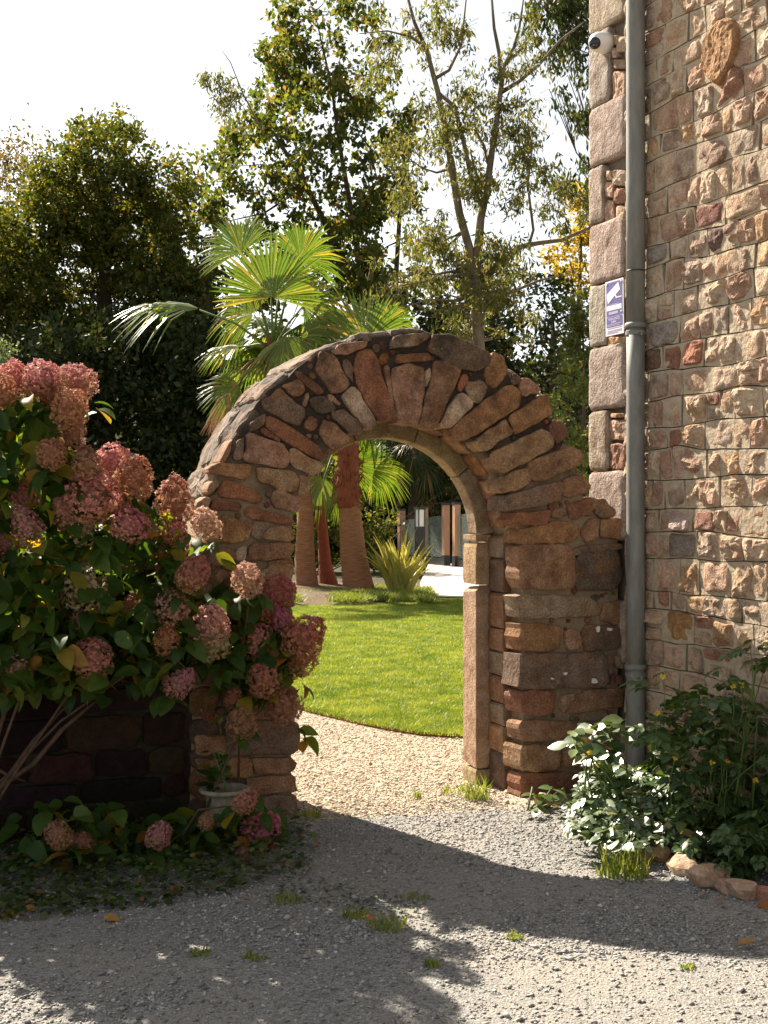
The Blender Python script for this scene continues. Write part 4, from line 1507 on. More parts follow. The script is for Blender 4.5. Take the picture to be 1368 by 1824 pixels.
H_MID = [(441, 1034, 52, 60, SALM), (495, 1056, 58, 54, RED), (480, 1085, 50, 44, RED), (375, 1113, 80, 46, SALM), (378, 1145, 60, 48, GRN), (457, 1140, 52, 54, PINK), (505, 1106, 42, 44, MAG), (545, 1133, 78, 58, RED), (530, 1172, 70, 46, RUST),
         (470, 1212, 60, 46, RUST), (505, 1258, 62, 54, RUST), (430, 1288, 54, 50, RUST), (415, 1243, 30, 30, RUST)]
POLY_MID = [(345, 1090), (400, 1045), (470, 1070), (520, 1120), (530, 1180), (480, 1250), (420, 1250), (390, 1200), (350, 1170)]
hydrangea('spreading hydrangea branch with lit salmon heads before the left arch pier', wall(-.62, 0, .22), H_MID, POLY_MID, 230, (.10, .32), .12, 150, 22, GH)
H_LOW = [(437, 1428, 38, 38, PINK), (466, 1484, 66, 60, MAG), (433, 1525, 26, 26, MAG), (368, 1462, 28, 25, RUST), (283, 1488, 42, 42, PINK), (105, 1488, 42, 45, RUST), (147, 1501, 35, 38, RUST)]
POLY_LOW = [(30, 1450), (110, 1420), (280, 1450), (380, 1440), (450, 1420), (505, 1470), (500, 1540), (440, 1580), (300, 1560), (150, 1560), (30, 1530)]
hydrangea('low shaded hydrangea with a few dull pink heads beside the cream urn', wall(-.75, 0, .45), H_LOW, POLY_LOW, 320, (.30, .62), .115, 160, 23, GH)

# long bare stems at the far left
root = thing('bare_shrub', wall(-1.75, 0, .45), 'bare woody stems leaning before the shaded wall at the left edge', 'shrub')
for pts, r in (([(-10, 1410), (60, 1390 - 30), (110, 1300), (175, 1245)], .010), ([(-30, 1450), (10, 1390), (60, 1320), (120, 1255)], .009), ([(-20, 1370), (5, 1280), (25, 1230)], .008), ([(-20, 1360), (15, 1382), (45, 1392)], .006)):
    g = Geo()
    q = [wpoint(a, b, .34) for a, b in pts]
    q = [wall(-1.75, 0, .45)] + q if r > .0085 else q
    g.tube(q, [r * 1.2] * (len(q) - 1) + [r * .5], 7)
    g.make('stem', M['stem'], root, smooth=True)

# urn
ub = on_ground(400, 1478)
ub = Vector((at(400, 1400, 6.0).x, 6.0, 0))
urn = thing('urn', ub, 'cream stoneware urn with a wide rolled rim in the shade by the pier', 'urn')
zr = at(400, 1403, 6.0).z
g = Geo()
k = zr / .30
g.lathe(ub, [(.001, 0), (.085, 0), (.085, .02 * k), (.06, .035 * k), (.045, .06 * k), (.055, .085 * k), (.082, .12 * k), (.090, .19 * k), (.088, .245 * k), (.098, .268 * k), (.112, .278 * k)], 36)
g.make('bowl', M['urn'], urn, smooth=True)
g = Geo()
g.lathe(ub, [(.108, .274 * k), (.120, .279 * k), (.124, .288 * k), (.121, .297 * k), (.112, .302 * k), (.100, .299 * k), (.094, .29 * k), (.092, .25 * k)], 36)
g.make('rim', M['urn'], urn, smooth=True)
g = Geo()
g.lathe(ub, [(.092, .25 * k), (.05, .262 * k), (.001, .266 * k)], 24)
g.make('potting_soil', M['soil'], urn, smooth=True)
rng = random.Random(8)
pl = thing('potted_plant', ub + Vector((0, 0, .26 * k)), 'dark leafy plant rising out of the cream urn', 'plant')
sp = []
for i in range(26):
    an = rng.uniform(0, 6.3)
    dv = Vector((math.cos(an), math.sin(an), rng.uniform(-.2, .9))).normalized()
    p = ub + Vector((-.03 + rng.uniform(-.06, .05), rng.uniform(-.05, .05), .27 * k + rng.uniform(0.0, .22)))
    sp.append((rng.randrange(3), basis(p, dv, ZV + rvec(rng, .4), rng.uniform(.06, .10))))
foliage(pl, 'leaf', LEAF_H, sp, M['leaf_hydrangea'], 40, 'foliage', rng)
g = Geo()
for i in range(4):
    g.tube([ub + Vector((rng.uniform(-.02, .02), rng.uniform(-.02, .02), .26 * k)), ub + Vector((-.03 + rng.uniform(-.05, .05), rng.uniform(-.04, .04), .27 * k + .2))], .003, 5)
g.make('stem', M['stem_green'], pl)

# ------------------------------------------------------------------ plants at the foot of the house
CMP_B = [compound_mesh('leaf', M['leaf_bush'], n, 1.0, random.Random(n * 7 + k)) for n, k in ((5, 0), (5, 1), (3, 2))]
OV_B = [leaf_mesh('leaf', M['leaf_bush'], 1, .66, .15, .3, 4), leaf_mesh('leaf', M['leaf_bush'], 1, .75, .1, .15, 4, .1)]
CMP_W = [compound_mesh('leaf', M['leaf_weed'], n, 1.0, random.Random(n * 5 + k)) for n, k in ((7, 0), (5, 1), (5, 2), (7, 3))]


def clamp_house(p, gap=.06):
    dd = (p - Q0).dot(HN)
    if dd < gap:
        p = p + HN * (gap - dd)
    dw = (p - P0).dot(WN)
    if (p - P0).dot(WU) > 1.3 and dw < .05:
        p = p + WN * (.05 - dw)
    return p


def bush(name, label, cat, base, poly, n, dr, size, meshes, mat, n_single, seed, up_bias=1.0, stem_n=14, group=None, stem_mat='stem_green', sun=0.0, slope=False):
    rng = random.Random(seed)
    root = thing(name, base, label, cat, group)
    spots = []
    tops = []
    for i in range(n):
        px, py = sample_poly(poly, rng)
        d = rng.uniform(*dr)
        if slope:
            ys_ = [q[1] for q in poly]
            d = dr[1] - (dr[1] - dr[0]) * (py - min(ys_)) / (max(ys_) - min(ys_)) + rng.uniform(-.07, .07)
        p = clamp_house(at(px, py, d))
        if p.z < .02:
            p.z = rng.uniform(.02, .08)
        an = rng.uniform(0, 6.3)
        dv = Vector((math.cos(an), math.sin(an), rng.uniform(-.5, .2))).normalized()
        spots.append((rng.randrange(len(meshes)), basis(p, dv, (ZV * up_bias + rvec(rng, .5) + Vector((-.5, -.55, .3)) * sun * 2.4), size * rng.uniform(.6, 1.3))))
        tops.append(p)
    foliage(root, 'leaf', meshes, spots, mat, n_single, 'foliage', rng)
    for i in range(stem_n):
        p = rng.choice(tops)
        b = Vector(base) + Vector((rng.uniform(-.15, .15), rng.uniform(-.12, .12), 0))
        m_ = b.lerp(p, .5) + Vector((0, 0, .06)) + rvec(rng, .03)
        g = Geo()
        g.tube([b, m_, p], [.006, .0045, .002], 5)
        g.make('stem', M[stem_mat], root, smooth=True)
    return root


bush('leafy_bush', 'sunlit bush of small shining leaves at the foot of the drainpipe', 'bush', at(1100, 1490, 5.95) * 1, [(1028, 1425), (1042, 1390), (1062, 1352), (1095, 1345), (1120, 1365), (1165, 1372), (1200, 1400), (1208, 1430), (1195, 1490), (1130, 1510), (1060, 1502), (1020, 1472), (1014, 1440)],
     760, (5.56, 6.34), .072, OV_B + CMP_B, M['leaf_bush'], 240, 31, 1.0, 22, sun=.4, slope=True)
bush('leafy_sprig', 'upright lit sprig of oval leaves standing above the sunlit bush', 'sprig', at(1085, 1470, 6.05), [(1008, 1330), (1030, 1290), (1075, 1278), (1125, 1280), (1128, 1318), (1100, 1345), (1060, 1360), (1040, 1345)],
     75, (5.95, 6.2), .085, OV_B, M['leaf_bush'], 80, 32, 1.0, 10, sun=.3)
bush('leafy_weed', 'small bright weed with broad leaves at the right foot of the arch', 'weed', on_ground(985, 1440), [(930, 1435), (945, 1410), (985, 1400), (1005, 1415), (1010, 1445), (960, 1450)],
     18, (6.35, 6.7), .07, OV_B, M['leaf_weed'], 40, 33, 1.0, 5)
bush('yellow_celandine', 'tall shaded weeds with lobed leaves and yellow flowers by the house wall', 'weed', at(1290, 1500, 5.9), [(1150, 1330), (1160, 1200), (1230, 1250), (1270, 1185), (1330, 1240), (1390, 1260), (1400, 1560), (1290, 1550), (1215, 1500), (1215, 1420), (1180, 1370)],
     420, (5.55, 6.35), .13, CMP_W, M['leaf_weed'], 250, 34, .9, 26)
bush('tall_weed', 'lit lobed weed reaching up against the sunny wall at the right edge', 'weed', at(1340, 1480, 5.8), [(1335, 1150), (1350, 1120), (1385, 1110), (1400, 1180), (1350, 1190)],
     16, (5.75, 5.95), .12, CMP_W, M['leaf_weed'], 20, 35, .9, 5)
bush('creeping_weed', 'pale leafy weed in sun just behind the large edging stone', 'weed', on_ground(1240, 1540), [(1205, 1525), (1230, 1470), (1270, 1465), (1280, 1500), (1255, 1535)],
     46, (5.55, 5.75), .075, OV_B + CMP_B, M['leaf_bush'], 50, 36, 1.0, 6, sun=.3)
bush('spreading_weed', 'dark leafy weed hanging over the stones at the lower right edge', 'weed', at(1340, 1560, 5.45), [(1270, 1540), (1300, 1460), (1360, 1440), (1420, 1450), (1420, 1590), (1330, 1575)],
     150, (5.25, 5.6), .10, CMP_W, M['leaf_weed'], 130, 37, .9, 12)
# yellow flowers
rng = random.Random(3)
fl = thing('celandine_flowers', at(1280, 1450, 5.7), 'small yellow flowers held above the shaded weeds', 'flowers')
for px, py in ((1202, 1350), (1268, 1358), (1284, 1352), (1295, 1358), (1305, 1222), (1320, 1220), (1345, 1390), (1050, 1340), (1180, 1205), (1170, 1270), (1240, 1310)):
    p = clamp_house(at(px, py, 5.62 if px > 1100 else 5.9), .1)
    g = Geo()
    for k in range(5):
        an = k * 1.257 + rng.random()
        dv = Vector((math.cos(an), -.5 + .2 * math.sin(an), math.sin(an))).normalized()
        s_ = Vector((-dv.z, 0, dv.x)).normalized() * .006
        g.add([p, p + dv * .009 + s_, p + dv * .018, p + dv * .009 - s_], [(0, 1, 2, 3)])
    g.make('flower', M['petal_yellow'], fl)
    g = Geo()
    g.tube([p, p + Vector((rng.uniform(-.02, .02), .03, -.12)), p + Vector((0, .06, -.25))], .0018, 5)
    g.make('stem', M['stem_green'], fl)

# ------------------------------------------------------------------ edging stones
ES = [('weathered brown edging stone half hidden by bright grass', (1153, 1520), 66, 42, (0.36, 0.25, 0.13)), ('pale rounded edging stone next to the brown one', (1208, 1540), 62, 40, (0.50, 0.38, 0.27)),
      ('long tilted tan edging stone in the middle of the row', (1252, 1562), 60, 50, (0.46, 0.32, 0.22)), ('small pinkish edging stone wedged between two larger ones', (1288, 1578), 36, 34, (0.44, 0.29, 0.21)), ('square flat topped edging stone in the row by the gravel', (1316, 1586), 46, 40, (0.47, 0.34, 0.25)),
      ('reddish flat edging stone at the right end of the row', (1358, 1592), 52, 26, (0.42, 0.21, 0.14))]
for lab, (px, py), sw, sh, col in ES:
    gp = on_ground(px, py + sh * .42)
    d = gp.y
    W_, H_ = sw * d / FPX, sh * d / FPX * .95
    g = Geo()
    ax = Vector((.80, -.60, 0)).normalized()
    ay = ZV.cross(ax)
    n1, n2 = 14, 8
    sd = rng.uniform(0, 40)
    n1, n2 = 22, 12
    cuts = [(rvec(rng), rng.uniform(.55, .9)) for _ in range(10)] + [(ZV, .62), (-ZV, .8)]
    for i in range(n2 + 1):
        th = math.pi * i / n2
        for k_ in range(n1):
            ph = 2 * math.pi * k_ / n1
            dv = Vector((math.sin(th) * math.cos(ph), math.sin(th) * math.sin(ph), math.cos(th)))
            r = min([1.12] + [h_ / dv.dot(n_) for n_, h_ in cuts if dv.dot(n_) > .1])
            r *= 1 + .05 * noise.noise(dv * 3.5 + Vector((0, sd, 0))) + .03 * noise.noise(dv * 9 + Vector((sd, 0, 0)))
            e = dv * r
            g.V.append(tuple(gp + ax * e.x * W_ * .66 + ay * (e.y * W_ * .5 + W_ * .3) + ZV * (e.z * H_ * .66 + H_ * .36)))
    for i in range(n2):
        for k_ in range(n1):
            g.F.append((i * n1 + k_, (i + 1) * n1 + k_, (i + 1) * n1 + (k_ + 1) % n1, i * n1 + (k_ + 1) % n1))
    o = build('edging_stone', g.V, g.F, M['rock'], None, color=[x * 1.12 for x in col], smooth=False)
    tag(o, lab, 'stone', 'stones edging the flower bed')
gp = on_ground(970, 1437)
g = Geo()
for i in range(7):
    th = math.pi * i / 6
    for k_ in range(10):
        ph = 2 * math.pi * k_ / 10
        g.V.append(tuple(gp + Vector((.055 * math.sin(th) * math.cos(ph), .05 * math.sin(th) * math.sin(ph), .035 + .04 * math.cos(th))) * (1 + .15 * noise.noise((th * 2, ph, 3)))))
for i in range(6):
    for k_ in range(10):
        g.F.append((i * 10 + k_, (i + 1) * 10 + k_, (i + 1) * 10 + (k_ + 1) % 10, i * 10 + (k_ + 1) % 10))
tag(build('loose_stone', g.V, g.F, M['rock'], None, color=(.46, .37, .28), smooth=True), 'single pale stone lying against the right arch foot', 'stone')

# ------------------------------------------------------------------ grass tufts and fallen leaves
TU = [('large bright grass tuft in front of the brown edging stone', 1112, 1562, 95, 62, 120, .75), ('grass tuft at the foot of the dressed door jamb', 850, 1424, 48, 44, 60, .8), ('tiny lit grass tuft on the tan gravel', 744, 1420, 18, 16, 24, .5), ('low wide weed tuft in the gravel shade', 690, 1652, 80, 26, 70, .35),
      ('small dark tuft left of the wide weed tuft', 632, 1635, 46, 22, 46, .35), ('small bright tuft alone on the sunny gravel', 918, 1672, 34, 16, 40, .4), ('small brownish tuft low in the shadow edge', 770, 1722, 26, 18, 34, .45), ('tiny tuft on lit gravel at the lower right', 1226, 1724, 30, 12, 34, .35),
      ('dark flat tuft in the hydrangea shadow', 357, 1700, 44, 14, 40, .25), ('dim brown tuft right of the flat dark tuft', 450, 1708, 40, 16, 36, .3), ('yellow green weed tuft at the foot of the left pier', 548, 1456, 50, 24, 50, .5), ('sparse yellowed grass along the jamb path edge', 820, 1412, 70, 22, 50, .4),
      ('dim tuft between the weeds and the gravel', 510, 1607, 60, 22, 44, .35), ('faint tuft in the mid shadow strip', 740, 1600, 60, 14, 36, .3)]
for lab, px, py, sw, sh, n, up in TU:
    c = on_ground(px, py)
    W_, H_ = sw * c.y / FPX, sh * c.y / FPX
    V, F = [], []
    for i in range(n):
        an, rr = rng.uniform(0, 6.3), math.sqrt(rng.random()) * .5
        b = c + Vector((math.cos(an) * W_ * rr, math.sin(an) * W_ * rr * .8, 0))
        lean = Vector((rng.uniform(-1, 1), rng.uniform(-1, 1), 0)) * (1.15 - up) * .9 * H_ * 1.4
        h = H_ * rng.uniform(.25, 1.15)
        s_ = Vector((rng.uniform(-1, 1), rng.uniform(-.5, .5), 0)).normalized() * .0035
        k_ = len(V)
        m_ = b + lean * .35 + ZV * h * .6
        V += [b - s_, b + s_, m_ + s_ * .8, m_ - s_ * .8, b + lean + ZV * h * (.95 if up > .5 else .7)]
        F += [(k_, k_ + 1, k_ + 2, k_ + 3), (k_ + 3, k_ + 2, k_ + 4)]
    tag(build('grass_tuft', V, F, M['tuft'], None), lab, 'grass tuft', 'grass tufts in the gravel')
FL = [('broad yellow fallen leaf on the lit gravel at the right', 1312, 1690, .075), ('orange fallen leaf beside the wide weed tuft', 650, 1638, .05), ('brown fallen leaf at the edge of the shaded weeds', 446, 1608, .045), ('pale fallen leaf low at the left', 185, 1642, .06), ('yellow fallen leaf under the hydrangea', 190, 1660, .04),
      ('green tinted fallen leaf at the left edge', 8, 1635, .06), ('red fallen leaf at the foot of the left pier', 560, 1512, .045), ('brown fallen leaf by the rightmost edging stones', 1262, 1600, .04), ('curled brown leaf below the edging stones', 1275, 1610, .035), ('reddish leaf at the right edge below the stones', 1352, 1612, .07), ('rust fallen leaf among the weeds by the gravel edge', 380, 1588, .045), ('orange fallen leaf near the shaded weeds', 300, 1590, .045), ('small tan leaf in the middle of the shaded gravel', 598, 1522, .03)]
LD = [leaf_mesh('fallen_leaf', M['dead_leaf'], 1, .5, .5, -.3, 4), leaf_mesh('fallen_leaf', M['dead_leaf'], 1, .7, .3, .3, 4, .3)]
for i, (lab, px, py, s_) in enumerate(FL):
    p = on_ground(px, py) + Vector((0, 0, .012))
    an = rng.uniform(0, 6.3) if i else 0.1
    o = place('fallen_leaf', LD[i % 2], basis(p, Vector((math.cos(an), math.sin(an), .05)), ZV, s_ * 1.15), None)
    tag(o, lab, 'fallen leaf', 'fallen leaves on the gravel')

# ------------------------------------------------------------------ ground cover under the hydrangea
rng = random.Random(77)
OV_G = [leaf_mesh('leaf', M['leaf_ground'], 1, .8, .1, .2, 3), leaf_mesh('leaf', M['leaf_ground'], 1, .6, .2, .4, 3)]
sp = []
for i in range(2600):
    px, py = sample_poly([(-40, 1500), (200, 1480), (420, 1480), (540, 1470), (560, 1510), (520, 1560), (400, 1595), (200, 1625), (-40, 1650)], rng)
    p = on_ground(px, py) + ZV * rng.uniform(.01, .09) * (1 if py < 1590 else .5)
    an = rng.uniform(0, 6.3)
    sp.append((rng.randrange(2), basis(p, Vector((math.cos(an), math.sin(an), rng.uniform(-.2, .5))), ZV + rvec(rng, .5), rng.uniform(.022, .05))))
V, F = scatter(OV_G, sp)
tag(build('ground_cover', V, F, M['leaf_ground'], None, smooth=True), 'low leafy ground cover in deep shade beneath the hydrangeas', 'ground cover', kind='stuff')
sp = []
for i in range(260):
    px, py = sample_poly([(560, 1500), (480, 1600), (620, 1620), (720, 1640), (760, 1605), (640, 1590), (560, 1560)], rng)
    p = on_ground(px, py) + ZV * rng.uniform(.004, .015)
    an = rng.uniform(0, 6.3)
    sp.append((rng.randrange(2), basis(p, Vector((math.cos(an), math.sin(an), .1)), ZV + rvec(rng, .3), rng.uniform(.012, .025))))
V, F = scatter(OV_G, sp)
tag(build('small_weeds', V, F, M['leaf_ground'], None, smooth=True), 'thin scatter of tiny weeds in the shaded gravel', 'weeds', kind='stuff')

# ------------------------------------------------------------------ loose gravel chips
def chips(name, pts, size, mat, label, seed):
    r = np.random.default_rng(seed)
    n = len(pts)
    base = np.array([(1, 0, 0), (0, 1, 0), (-1, 0, 0), (0, -1, 0), (0, 0, 1), (0, 0, -1)], dtype=np.float64)
    tri = np.array([(0, 1, 4), (1, 2, 4), (2, 3, 4), (3, 0, 4), (1, 0, 5), (2, 1, 5), (3, 2, 5), (0, 3, 5)])
    V = np.repeat(base[None], n, 0) * r.uniform(.6, 1.25, (n, 6, 1))
    V += r.normal(0, .16, V.shape)
    sc = np.exp(r.normal(math.log(size), .42, (n, 1, 1)))
    V = V * sc * np.stack([np.ones(n), r.uniform(.5, .95, n), r.uniform(.25, .55, n)], 1)[:, None, :]
    a = r.uniform(0, 2 * math.pi, n)
    tl = r.normal(0, .3, n)
    ca, sa_, ct, s_t = np.cos(a), np.sin(a), np.cos(tl), np.sin(tl)
    x, y, z = V[..., 0].copy(), V[..., 1].copy(), V[..., 2].copy()
    y2, z2 = y * ct[:, None] - z * s_t[:, None], y * s_t[:, None] + z * ct[:, None]
    V[..., 0] = x * ca[:, None] - y2 * sa_[:, None] + pts[:, 0][:, None]
    V[..., 1] = x * sa_[:, None] + y2 * ca[:, None] + pts[:, 1][:, None]
    V[..., 2] = z2 + pts[:, 2][:, None] + sc[:, :, 0] * .22
    F = (tri[None] + (np.arange(n) * 6)[:, None, None]).reshape(-1, 3)
    tag(build(name, V.reshape(-1, 3), F, mat, None, origin=(0, 5, 0)), label, 'gravel', kind='stuff')


r = np.random.default_rng(5)
N_ = 120000
d = 3.4 + 3.9 * r.random(N_) ** 1.15
x = (r.random(N_) * 2 - 1) * .37 * d
keep = (np.abs(x) < .36 * d)
P = np.stack([x, d, np.zeros(N_)], 1)[keep]
lim = 6.42 + .387 * (P[:, 0] + .46)                  # in front of the arch wall line only
P = P[P[:, 1] < lim - .05 + r.normal(0, .18, len(P))]
dens = np.array([noise.noise((p[0] * 1.1, p[1] * 1.6, 0)) for p in P])
keepp = r.random(len(P)) < np.clip(.52 + dens * 1.1 + (P[:, 1] - 4.9) * .42, .20, 1)
P = P[keepp]
chips('gravel', P, .0056, M['pebble_grey'], 'loose grey slate gravel chips over the yard', 6)
N_ = 42000
t = r.random(N_)
d = 6.2 + 3.9 * r.random(N_) ** 1.2
x = (-.10 + .20 * r.random(N_)) * d
P = np.stack([x, d, np.full(N_, -.004)], 1)
lim = 6.42 + .387 * (P[:, 0] + .46)
ex = np.array([p[0] for p in EDGE])
ey = np.array([p[1] for p in EDGE])
P = P[(P[:, 1] > lim - .15 + r.normal(0, .2, len(P))) & (P[:, 1] < np.interp(P[:, 0], ex, ey) - .02)]
chips('path_gravel', P, .0058, M['pebble_tan'], 'loose tan gravel chips on the path through the arch', 7)
# ------------------------------------------------------------------ lawn grass
r = np.random.default_rng(9)


def blades(name, X, Y, z, h, w, mat, label, lean=.6):
    n = len(X)
    a = r.uniform(0, 2 * math.pi, n)
    hh_ = h * r.uniform(.5, 1.2, n)
    dx, dy = np.cos(a) * w, np.sin(a) * w
    lx, ly = r.normal(0, lean, n) * hh_, r.normal(0, lean, n) * hh_
    b1 = np.stack([X - dx, Y - dy, np.full(n, z)], 1)
    b2 = np.stack([X + dx, Y + dy, np.full(n, z)], 1)
    tp = np.stack([X + lx, Y + ly, z + hh_], 1)
    V = np.stack([b1, b2, tp], 1).reshape(-1, 3)
    F = np.arange(3 * n, dtype=np.int32).reshape(-1, 3)
    return tag(build(name, V, F, mat, None, origin=(0, 12, 0)), label, 'grass', kind='stuff')


N_ = 260000
d = 8.7 + 13.8 * r.random(N_) ** 1.3
x = (-.105 + .20 * r.random(N_)) * d
ed = np.interp(x, ex, ey)
k = d > ed - .02 + r.normal(0, .012, N_)
x, d = x[k], d[k]
blades('lawn_grass', x, d, .012, .030, .0042, M['grass'], 'short bright lawn grass seen through the arch')
N_ = 60000
x = r.uniform(-9, 9, N_)
d = r.uniform(9, 22, N_)
k = (d > np.interp(x, ex, ey) + .02) & ((x < -.105 * d) | (x > .095 * d))
blades('lawn_grass', x[k], d[k], .012, .045, .008, M['grass'], 'short lawn grass spreading to both sides beyond the arch')

# mulch mound under the palms
rows = []
for i in range(13):
    y = 20.6 + 6.0 * i / 12
    row = []
    for j in range(17):
        x = -5.5 + 6.6 * j / 16
        ex_ = ((x + 2.0) / 3.3) ** 2 + ((y - 23.8) / 3.1) ** 2
        z = .013 + .22 * max(0, 1 - ex_) + (.03 * noise.noise((x * 2, y * 2, 0)) if ex_ < 1 else -.05 * 0)
        row.append((x, y, z if ex_ < 1.0 else -.02))
    rows.append(row)
zsheet('mulch_bed', rows, M['mulch'])
N_ = 30000
x = r.uniform(-4.5, .9, N_)
d = r.uniform(20.9, 24.5, N_)
k = np.array([noise.noise((a * 1.3, b * 1.3, 2)) for a, b in zip(x, d)]) > -.12
blades('bed_grass', x[k], d[k], .07, .13, .012, M['tuft'], 'rough tufts of grass and weeds on the palm bed', .7)

# ------------------------------------------------------------------ fan palms
def fan_leaf(hub, dirv, nrm, Rr, rng, span=210, nseg=40, droop=.25, fuse=.55, mat='palm_leaf', root=None, petiole=None, stiff=1.0, w=1.0):
    dirv = dirv.normalized()
    side = dirv.cross(nrm).normalized()
    nrm = side.cross(dirv).normalized()
    V, F = [], []
    da = R(span) / nseg
    for i in range(nseg):
        a = -R(span) / 2 + da * (i + .5) + rng.uniform(-.25, .25) * da
        ax = dirv * math.cos(a) + side * math.sin(a)
        tx = side * math.cos(a) - dirv * math.sin(a)
        L = Rr * (0.72 + .28 * math.cos(a * .62)) * rng.uniform(.9, 1.06)
        dr = droop * rng.uniform(.6, 1.5)
        b = len(V)
        ts = [0.03, .3, fuse, fuse + (1 - fuse) * .35, fuse + (1 - fuse) * .7, 1.0]
        for t in ts:
            half = math.tan(da / 2) * min(t, fuse + .02) * L * 1.12 * w
            if t > fuse:
                half *= max(.06, 1 - (t - fuse) / (1 - fuse)) ** .8
            sag = max(0, t - fuse * .7)
            p = hub + ax * L * t - nrm * (.10 * L * t * t) * abs(math.sin(a)) + nrm * .015 * L
            p = p + Vector((0, 0, -1)) * (dr * L * sag ** 1.6 * 1.9)
            pl_ = .35 * half
            V += [tuple(p - tx * half), tuple(p + nrm * pl_), tuple(p + tx * half)]
        for k_ in range(len(ts) - 1):
            q = b + k_ * 3
            F += [(q, q + 1, q + 4, q + 3), (q + 1, q + 2, q + 5, q + 4)]
    o = build('fan_leaf', V, F, M[mat], root)
    if petiole is not None:
        g = Geo()
        m_ = petiole.lerp(hub, .5) + Vector((0, 0, (hub - petiole).length * .08))
        g.tube([petiole, m_, hub], [.032, .022, .016], 6)
        s_ = g.make('leaf_stalk', M['stem_green'] if mat == 'palm_leaf' else M['palm_dry'], root, smooth=True)
    return o


rng_t = random.Random(2)


def palm_trunk(root, pts, rad, mat, rough=.022, sides=20):
    g = Geo()
    n = len(pts)
    P_, r_ = [], []
    steps = 110
    for i in range(steps + 1):
        t = i / steps * (n - 1)
        k_ = min(int(t), n - 2)
        f = t - k_
        P_.append(Vector(pts[k_]).lerp(Vector(pts[k_ + 1]), f))
        r_.append((rad[k_] * (1 - f) + rad[k_ + 1] * f) * (1 + (rough if i % 2 else -rough) * rng_t.uniform(.2, 1.8)))
    g.tube(P_, r_, sides)
    return g.make('trunk', mat, root, smooth=True)


DP = 23.4
FC = Vector((0, -1, 0))
LF, RT, UPV, DN = Vector((-1, 0, 0)), Vector((1, 0, 0)), Vector((0, 0, 1)), Vector((0, 0, -1))


def dirpx(a):          # degrees, 0 = right, 90 = up in the plane facing the arch
    return Vector((math.cos(R(a)), 0, math.sin(R(a))))


def palm(label, base_px, trunk_px, rad, crown_px, leaves, seed, d=DP, mat='bark_palm', dark=None, backs=15, group='fan palms on the bed', skirt=0):
    rng = random.Random(seed)
    b = at(*base_px, d)
    b.z = .02
    root = thing('fan_palm', b, label, 'palm tree', group)
    pts = [Vector((b.x, b.y, -.02))] + [at(a_, b_, d) for a_, b_ in trunk_px]
    palm_trunk(root, pts, rad, M[mat])
    c = at(*crown_px, d)
    g = Geo()
    for i in range(26):                       # old leaf bases round the crown shaft
        an = rng.uniform(0, 6.3)
        o_ = Vector((math.cos(an), math.sin(an), 0)) * rad[-1] * .85
        z0 = rng.uniform(-.75, -.1)
        g.tube([c + o_ + ZV * z0, c + o_ * 1.5 + ZV * (z0 + .18), c + o_ * 1.9 + ZV * (z0 + .36)], [.05, .035, .012], 5)
    g.make('leaf_bases', M['bark_red'], root)
    for hx, hy, an, rp, tilt, dr, sp_, m_, dy in leaves:
        hub = at(hx, hy, d + dy)
        dv = dirpx(an) + Vector((0, tilt, 0))
        nr = Vector((0, -1, 0)) + Vector((0, 0, .001))
        if abs(dy) > .6 or m_ == 'top':
            nr = Vector((0, -.35, 1))
        if m_ == 'g' and an != 88:
            nr = nr + rvec(rng, .55)
        fan_leaf(hub, dv, nr, rp * (d + dy) / FPX, rng, sp_, 38, dr, .62, 'palm_leaf' if m_ in ('g', 'top') else m_, root, c + Vector((0, 0, -.05)))
    for i in range(backs):
        an = rng.uniform(0, 6.3)
        el = rng.uniform(-.25, .9)
        dv = Vector((math.cos(an) * math.cos(el), abs(math.sin(an)) * math.cos(el) * .9 + .2, math.sin(el)))
        hub = c + dv.normalized() * rng.uniform(.55, .85)
        fan_leaf(hub, dv + Vector((0, 0, -.2)), Vector((0, 0, 1)) + dv * -.2, rng.uniform(.75, .95), rng, 200, 34, rng.uniform(.3, .6), .55, 'palm_leaf', root, c)
    return root


# hub px, hub py, direction, radius px, tilt away(+)/towards(-), droop, span, kind, depth offset
palm('tall fan palm leaning left behind the left shoulder of the arch', (549, 1062), [(543, 1000), (544, 900), (530, 820), (505, 720), (490, 640)], [.235, .195, .145, .14, .135, .125], (486, 620),
     [(483, 530, 88, 122, .05, .04, 205, 'g', -.6), (430, 450, 118, 92, .3, .22, 170, 'g', .3), (355, 552, 172, 150, -.1, .42, 120, 'top', -.35), (425, 618, 186, 78, -.2, .45, 150, 'top', -.5), (428, 688, 200, 76, -.35, .30, 150, 'g', -.55),
      (535, 462, 62, 92, .25, .25, 180, 'g', .35), (540, 545, 8, 95, .0, .75, 190, 'g', -.3), (535, 600, -30, 85, -.2, .7, 170, 'g', -.4), (452, 560, 150, 88, .2, .6, 190, 'g', .2), (508, 600, -75, 82, -.4, .4, 150, 'g', -.45),
      (408, 700, 255, 84, -.1, .1, 62, 'palm_dry', -.75), (398, 690, 268, 80, -.1, .1, 50, 'palm_dry', -.5), (500, 500, 70, 84, .4, .3, 190, 'g', .5)], 41)
